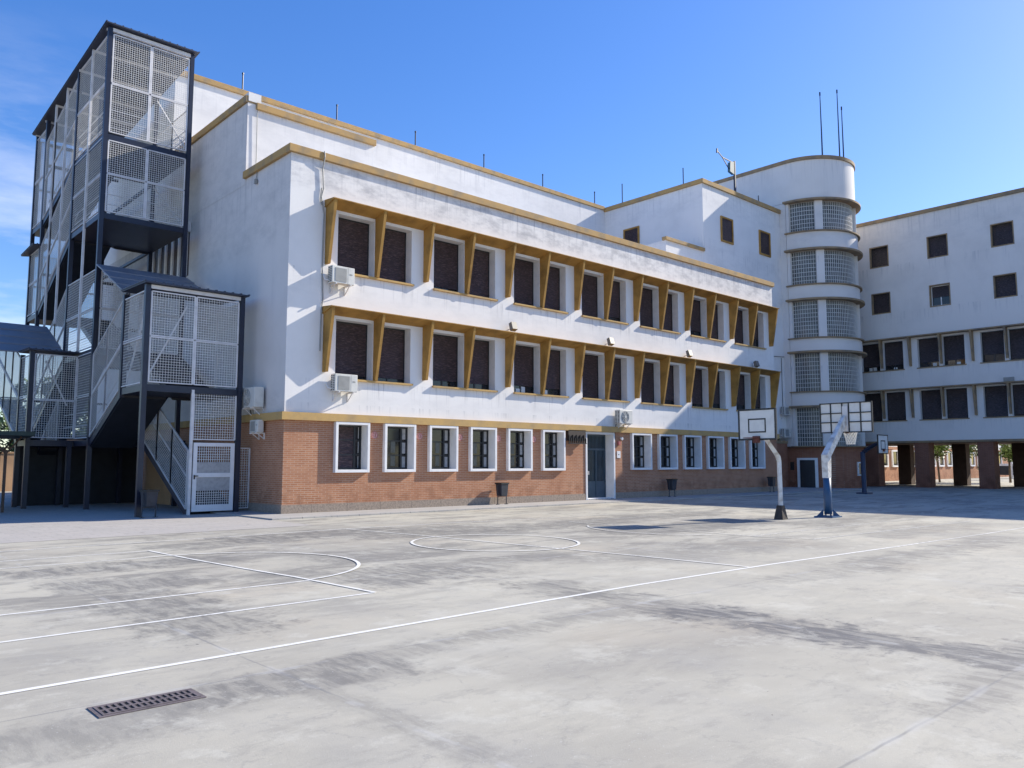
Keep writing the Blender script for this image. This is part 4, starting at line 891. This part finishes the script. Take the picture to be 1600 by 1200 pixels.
# ================================================================== air conditioners
def aircon(loc, rot, label, kind='panel', s=1., cable=False, mname='ac_body'):
    t = thing('air_conditioner', (0, 0, 0), label, 'air conditioner', 'air conditioner units on the walls')
    W_, H_, D_ = .88*s, .60*s, .30*s       # local: wall at y=0, front at y=-(gap+D)
    g_ = .1; b = MB(); b.box(-W_/2, W_/2, -g_-D_, -g_, 0, H_); bd = b.build('casing', mname, t, bevel=.015)
    f = -g_-D_; b = MB()
    if kind == 'panel':
        b.box(-W_*.36, W_*.14, f-.012, f-.001, H_*.1, H_*.88); b.build('grille', 'ac_grey', bd)
        b = MB(); b.box(W_*.2, W_*.21, f-.004, f-.001, H_*.05, H_*.95); b.box(W_*.28, W_*.4, f-.006, f-.001, H_*.55, H_*.62); b.build('trim', 'ac_grey', bd)
    else:
        cx, cz, r = -W_*.08, H_*.5, H_*.43
        n = 28; pts = [(cx+r*cos(2*pi*i/n), f-.012, cz+r*sin(2*pi*i/n)) for i in range(n)]; k = len(b.v)
        b.v += pts+[(p[0], f-.001, p[2]) for p in pts]; b.f.append(tuple(range(n)))
        for i in range(n): b.f.append((i, (i+1) % n, n+(i+1) % n, n+i))
        b.build('fan_guard', 'ac_grey', bd)
        b = MB()
        for rr in (.3, .5, .7, .9): b.tube([(cx+r*rr*cos(2*pi*i/24), f-.018, cz+r*rr*sin(2*pi*i/24)) for i in range(25)], .006, 4, False)
        for i in range(8): a = pi*i/4; b.beam((cx, f-.018, cz), (cx+r*cos(a), f-.018, cz+r*sin(a)), .012, .008, (0, 1, 0))
        b.box(cx-.05, cx+.05, f-.03, f-.012, cz-.05, cz+.05); b.build('fan_wires', 'ac_body', bd)
    b = MB()                                # dark louvres on the end nearest the corner
    for r_ in range(2):
        for i in range(9): z = H_*.06+i*H_*.1; b.box(-W_/2-.005, -W_/2-.001, f+.04+r_*D_*.45, f+.04+r_*D_*.45+D_*.3, z, z+H_*.055)
    b.build('louvres', 'ac_slot', bd)
    for x in (-W_*.32, W_*.32): b = MB(); b.box(x-.02, x+.02, f-.04, -.002, -.045, -.003); b.box(x-.02, x+.02, -.045, -.002, -.32*s, -.045); b.beam((x, -.03, -.3*s), (x, f+.05, -.03), .025); b.build('bracket', 'galv', t)
    b = MB(); b.tube([(-W_*.45, f+.2, H_*.15), (-W_*.62, -.1, H_*.2), (-W_*.66, -.02, H_*.5)] if not cable else [(-W_*.45, -.15, .0), (-W_*.45, -.08, -.25), (-W_*.42, -.03, -.5), (-W_*.40, -.03, -.75)], .02, 6); b.build('pipe', 'ac_slot' if cable else 'frame_white', t)
    t.location = loc; t.rotation_euler = (0, 0, rot); return t
aircon((14.12, 24.52, 7.87), 0, 'white air conditioner under the first upper floor window at the left corner', 'panel')
aircon((14.32, 24.52, 4.13), 0, 'white air conditioner under the first middle floor window at the left corner', 'panel')
aircon((29.25, 24.52, 3.52), 0, 'white air conditioner with a round fan above the entrance door', 'fan', 1.05, True)
aircon((12.25, 26.35, 3.58), -pi/2, 'white air conditioner on the shaded end wall just above the ochre band', 'fan', 1.15, True)
aircon((12.25, 26.1, 2.72), -pi/2, 'small boxy air conditioner on the brick end wall below the ochre band', 'panel', .72)
aircon((50.85, 28.14, 4.95), 0, 'small air conditioner high on the white wall left of the rounded tower', 'panel', .95)
aircon((50.75, 28.14, 3.42), 0, 'small air conditioner on the white wall left of the tower, just above the brick', 'panel', 1.0)
aircon((12.12+.13, 38.6, 1.0), -pi/2, 'small air conditioner low on the end wall behind the fire escape', 'panel', .8) if False else None
# ================================================================== things on the facade
for i, x in enumerate((22.2, 28.35, 34.55, 41.05)):
    t = thing('floodlight', (x, 24.52, 7.25), ['grey floodlight between the canopies, leftmost of the four', 'grey floodlight between the canopies, second from the left', 'grey floodlight between the canopies, third from the left', 'grey floodlight on the white band in shade, nearest the rounded tower'][i], 'floodlight', 'floodlights between the canopies')
    b = MB(); b.hexa([(x-.14, 24.1, 7.2), (x+.14, 24.1, 7.2), (x+.14, 24.28, 7.12), (x-.14, 24.28, 7.12), (x-.14, 24.2, 7.5), (x+.14, 24.2, 7.5), (x+.14, 24.36, 7.44), (x-.14, 24.36, 7.44)]); b.build('head', 'lamp_grey', t)
    b = MB(); b.beam((x, 24.3, 7.25), (x, 24.52, 7.22), .04); b.build('bracket', 'galv', t)
for i, x in enumerate((15.72, 17.70, 19.62, 21.62, 23.62)):
    t = thing('number_disc', (x, 24.5, 2.68), 'faded pink disc on brick between '+['first and second', 'second and third', 'third and fourth', 'fourth and fifth', 'fifth and sixth'][i]+' ground floor windows from the left', 'wall disc', 'round discs on the brick wall')
    n = 24; b = MB(); k = 0; r_ = .135
    b.v += [(x+r_*cos(2*pi*j/n), 24.485, 2.68+r_*sin(2*pi*j/n)) for j in range(n)]+[(x+r_*cos(2*pi*j/n), 24.515, 2.68+r_*sin(2*pi*j/n)) for j in range(n)]
    b.f.append(tuple(range(n))); b.f += [(j, (j+1) % n, n+(j+1) % n, n+j) for j in range(n)]; b.build('disc', 'pale_disc', t)
    b = MB(); b.tube([(x+.118*cos(2*pi*j/n), 24.484, 2.68+.118*sin(2*pi*j/n)) for j in range(n+1)], .010, 4, False)
    b.tube([(x-.03+.035*cos(a*pi/6), 24.482, 2.69+.055*sin(a*pi/6)) for a in range(2, 11)], .010, 4); b.box(x+.025, x+.045, 24.474, 24.484, 2.62, 2.75)
    b.build('print', 'pink_disc', t)
t = thing('wall_grille', (26.1, 24.4, 2.6), 'dark iron grille box on the brick wall beside the entrance door', 'grille')
b = MB(); b.box(25.6, 26.72, 24.36, 24.51, 2.66, 3.14); b.build('box', 'brown_foot', t); b = MB()
for i in range(10): b.box(25.6+i*.118, 25.64+i*.118, 24.31, 24.355, 2.56, 2.78 if i % 2 else 2.92)
b.box(25.58, 26.74, 24.31, 24.355, 2.53, 2.56); b.build('bars', 'black_paint', t)
t = thing('notice', (29.12, 24.5, 1.95), 'small white notice on the brick right of the entrance door', 'notice')
b = MB(); b.box(29.02, 29.26, 24.495, 24.515, 1.92, 2.24); b.build('plate', 'frame_white', t); b = MB(); b.box(29.11, 29.17, 24.49, 24.494, 2.06, 2.1); b.build('print', 'dark_frame', t)
t = thing('alarm_bell', (29.15, 24.5, 2.6), 'small red and white alarm sounder above the notice by the door', 'alarm')
b = MB(); b.box(29.05, 29.2, 24.42, 24.515, 2.52, 2.70); b.build('body', 'pink_disc', t, bevel=.01); b = MB(); b.tube([(29.28, 24.51, 2.84), (29.28, 24.38, 2.82)], [.05, .075], 10); b.build('lamp', 'frame_white', t)
# cable down the left of the facade
cb = MB(); pts = [(13.42, 24.38, 12.5), (13.44, 24.37, 12.3), (13.42, 24.47, 11.9), (13.47, 24.47, 11.2), (13.40, 24.48, 10.9), (13.52, 24.48, 10.3), (13.50, 24.49, 9.0), (13.50, 24.49, 8.2), (13.55, 24.49, 7.3), (13.50, 24.49, 6.9), (13.48, 24.49, 5.5)]
cb.tube(pts, .022, 6); cb.tube([(13.40, 24.47, 11.2), (13.36, 24.48, 10.8), (13.42, 24.48, 10.6)], .02, 6)
tag(cb.build('wall_cable', 'ac_grey'), 'grey cable hanging down the white wall beside the left end of the canopies', 'cable')
cb = MB(); cb.tube([(12.6, 28.08, 15.0), (12.62, 28.09, 12.5)], .016, 5); cb.tube([(12.22, 27.1, 12.4), (12.2, 27.1, 11.85)], .016, 5); cb.box(12.14, 12.22, 27.04, 27.16, 11.75, 11.92)
tag(cb.build('roof_cable', 'ac_grey'), 'thin cable hanging on the set back upper wall above the left corner', 'cable')
cb = MB(); cb.tube([(46.6, 28.12, 9.1), (48.5, 28.1, 8.85), (51.2, 28.08, 9.0)], .02, 5); cb.tube([(50.85, 28.1, 8.9), (50.85, 28.1, 5.5)], .018, 5)
tag(cb.build('loose_cable', 'ac_slot'), 'thin cable sagging across the wall beside the rounded tower', 'cable')
# rooftop rods and aerials
for i, x in enumerate((15.5, 20.65, 25.7, 30.82, 35.87, 40.94)):
    b = MB(); b.tube([(x, 36.3, 19.5), (x, 36.3, 20.42)], .035, 6); b.tube([(x, 36.3, 20.42), (x, 36.3, 20.5)], .05, 6)
    tag(b.build('roof_rod', 'navy'), ['short dark rod on the roof coping, leftmost near the fire escape', 'short dark rod on the roof coping, second from the left', 'short dark rod on the roof coping, third from the left', 'short dark rod on the roof coping, fourth from the left', 'short dark rod on the roof coping, fifth from the left', 'short dark rod on the roof coping, beside the taller corner block'][i], 'roof rod', 'rods along the roof coping')
for x, y, z0, z1, lb in ((42.0, 34.7, 19.4, 20.9, 'thin rod where the long roof meets the corner block'), (41.95, 29.6, 19.45, 20.6, 'short rod on the left coping of the corner block'), (50.9, 29.5, 19.4, 20.8, 'small rod on the corner block roof beside the tower')):
    b = MB(); b.tube([(x, y, z0), (x, y, z1)], .035, 6); tag(b.build('roof_rod', 'navy'), lb, 'roof rod')
for i, (x, y, z) in enumerate(((53.72, 26.0, 28.15), (56.0, 25.8, 29.0), (56.85, 25.9, 28.0))):
    b = MB(); b.tube([(x, y, 22.9), (x, y, 25), (x-.03, y, z)], [.06, .05, .03], 6); b.tube([(x-.03, y, z-.2), (x-.03, y, z+.05)], .055, 6)
    for a in range(3): b.beam((x, y, 23.5), (x+.35*cos(a*2.1), y+.35*sin(a*2.1), 22.94), .03)
    tag(b.build('roof_mast', 'navy'), ['tall thin mast standing alone on the rounded tower roof, the left one', 'tallest thin mast, the middle one of three on the rounded tower roof', 'thin mast at the right edge of the rounded tower roof'][i], 'mast', 'masts on the tower roof')
t = thing('roof_aerial', (47.05, 29, 19.2), 'dark aerial post with a teal reflector and side arm on the corner block roof', 'aerial')
b = MB(); b.beam((47.05, 29, 19.2), (47.05, 29, 22.2), .12); b.build('post', 'navy', t)
b = MB(); b.beam((47.05, 29, 22.05), (45.6, 29, 22.1), .06); b.beam((45.6, 29, 22.1), (46.6, 29, 21.3), .05); b.beam((46.6, 29, 21.3), (47.0, 29, 21.3), .05); b.beam((45.0, 29, 22.4), (45.6, 29, 22.1), .05); b.beam((44.95, 29, 22.25), (45.0, 29, 22.55), .08); b.build('arm', 'navy', t)
b = MB(); b.hexa([(46.35, 28.9, 21.3), (46.85, 28.9, 21.2), (46.85, 29.1, 21.2), (46.35, 29.1, 21.3), (46.4, 28.9, 21.95), (46.85, 28.9, 22.1), (46.85, 29.1, 22.1), (46.4, 29.1, 21.95)]); b.build('reflector', 'dish', t)
t = thing('wall_sign_box', (58.4, 16.9, 6.9), 'small grey sign box above the canopy on the shaded wing at the right edge', 'sign box')
b = MB(); b.box(58.40, 58.49, 16.15, 16.75, 6.95, 7.2); b.build('box', 'ac_grey', t)
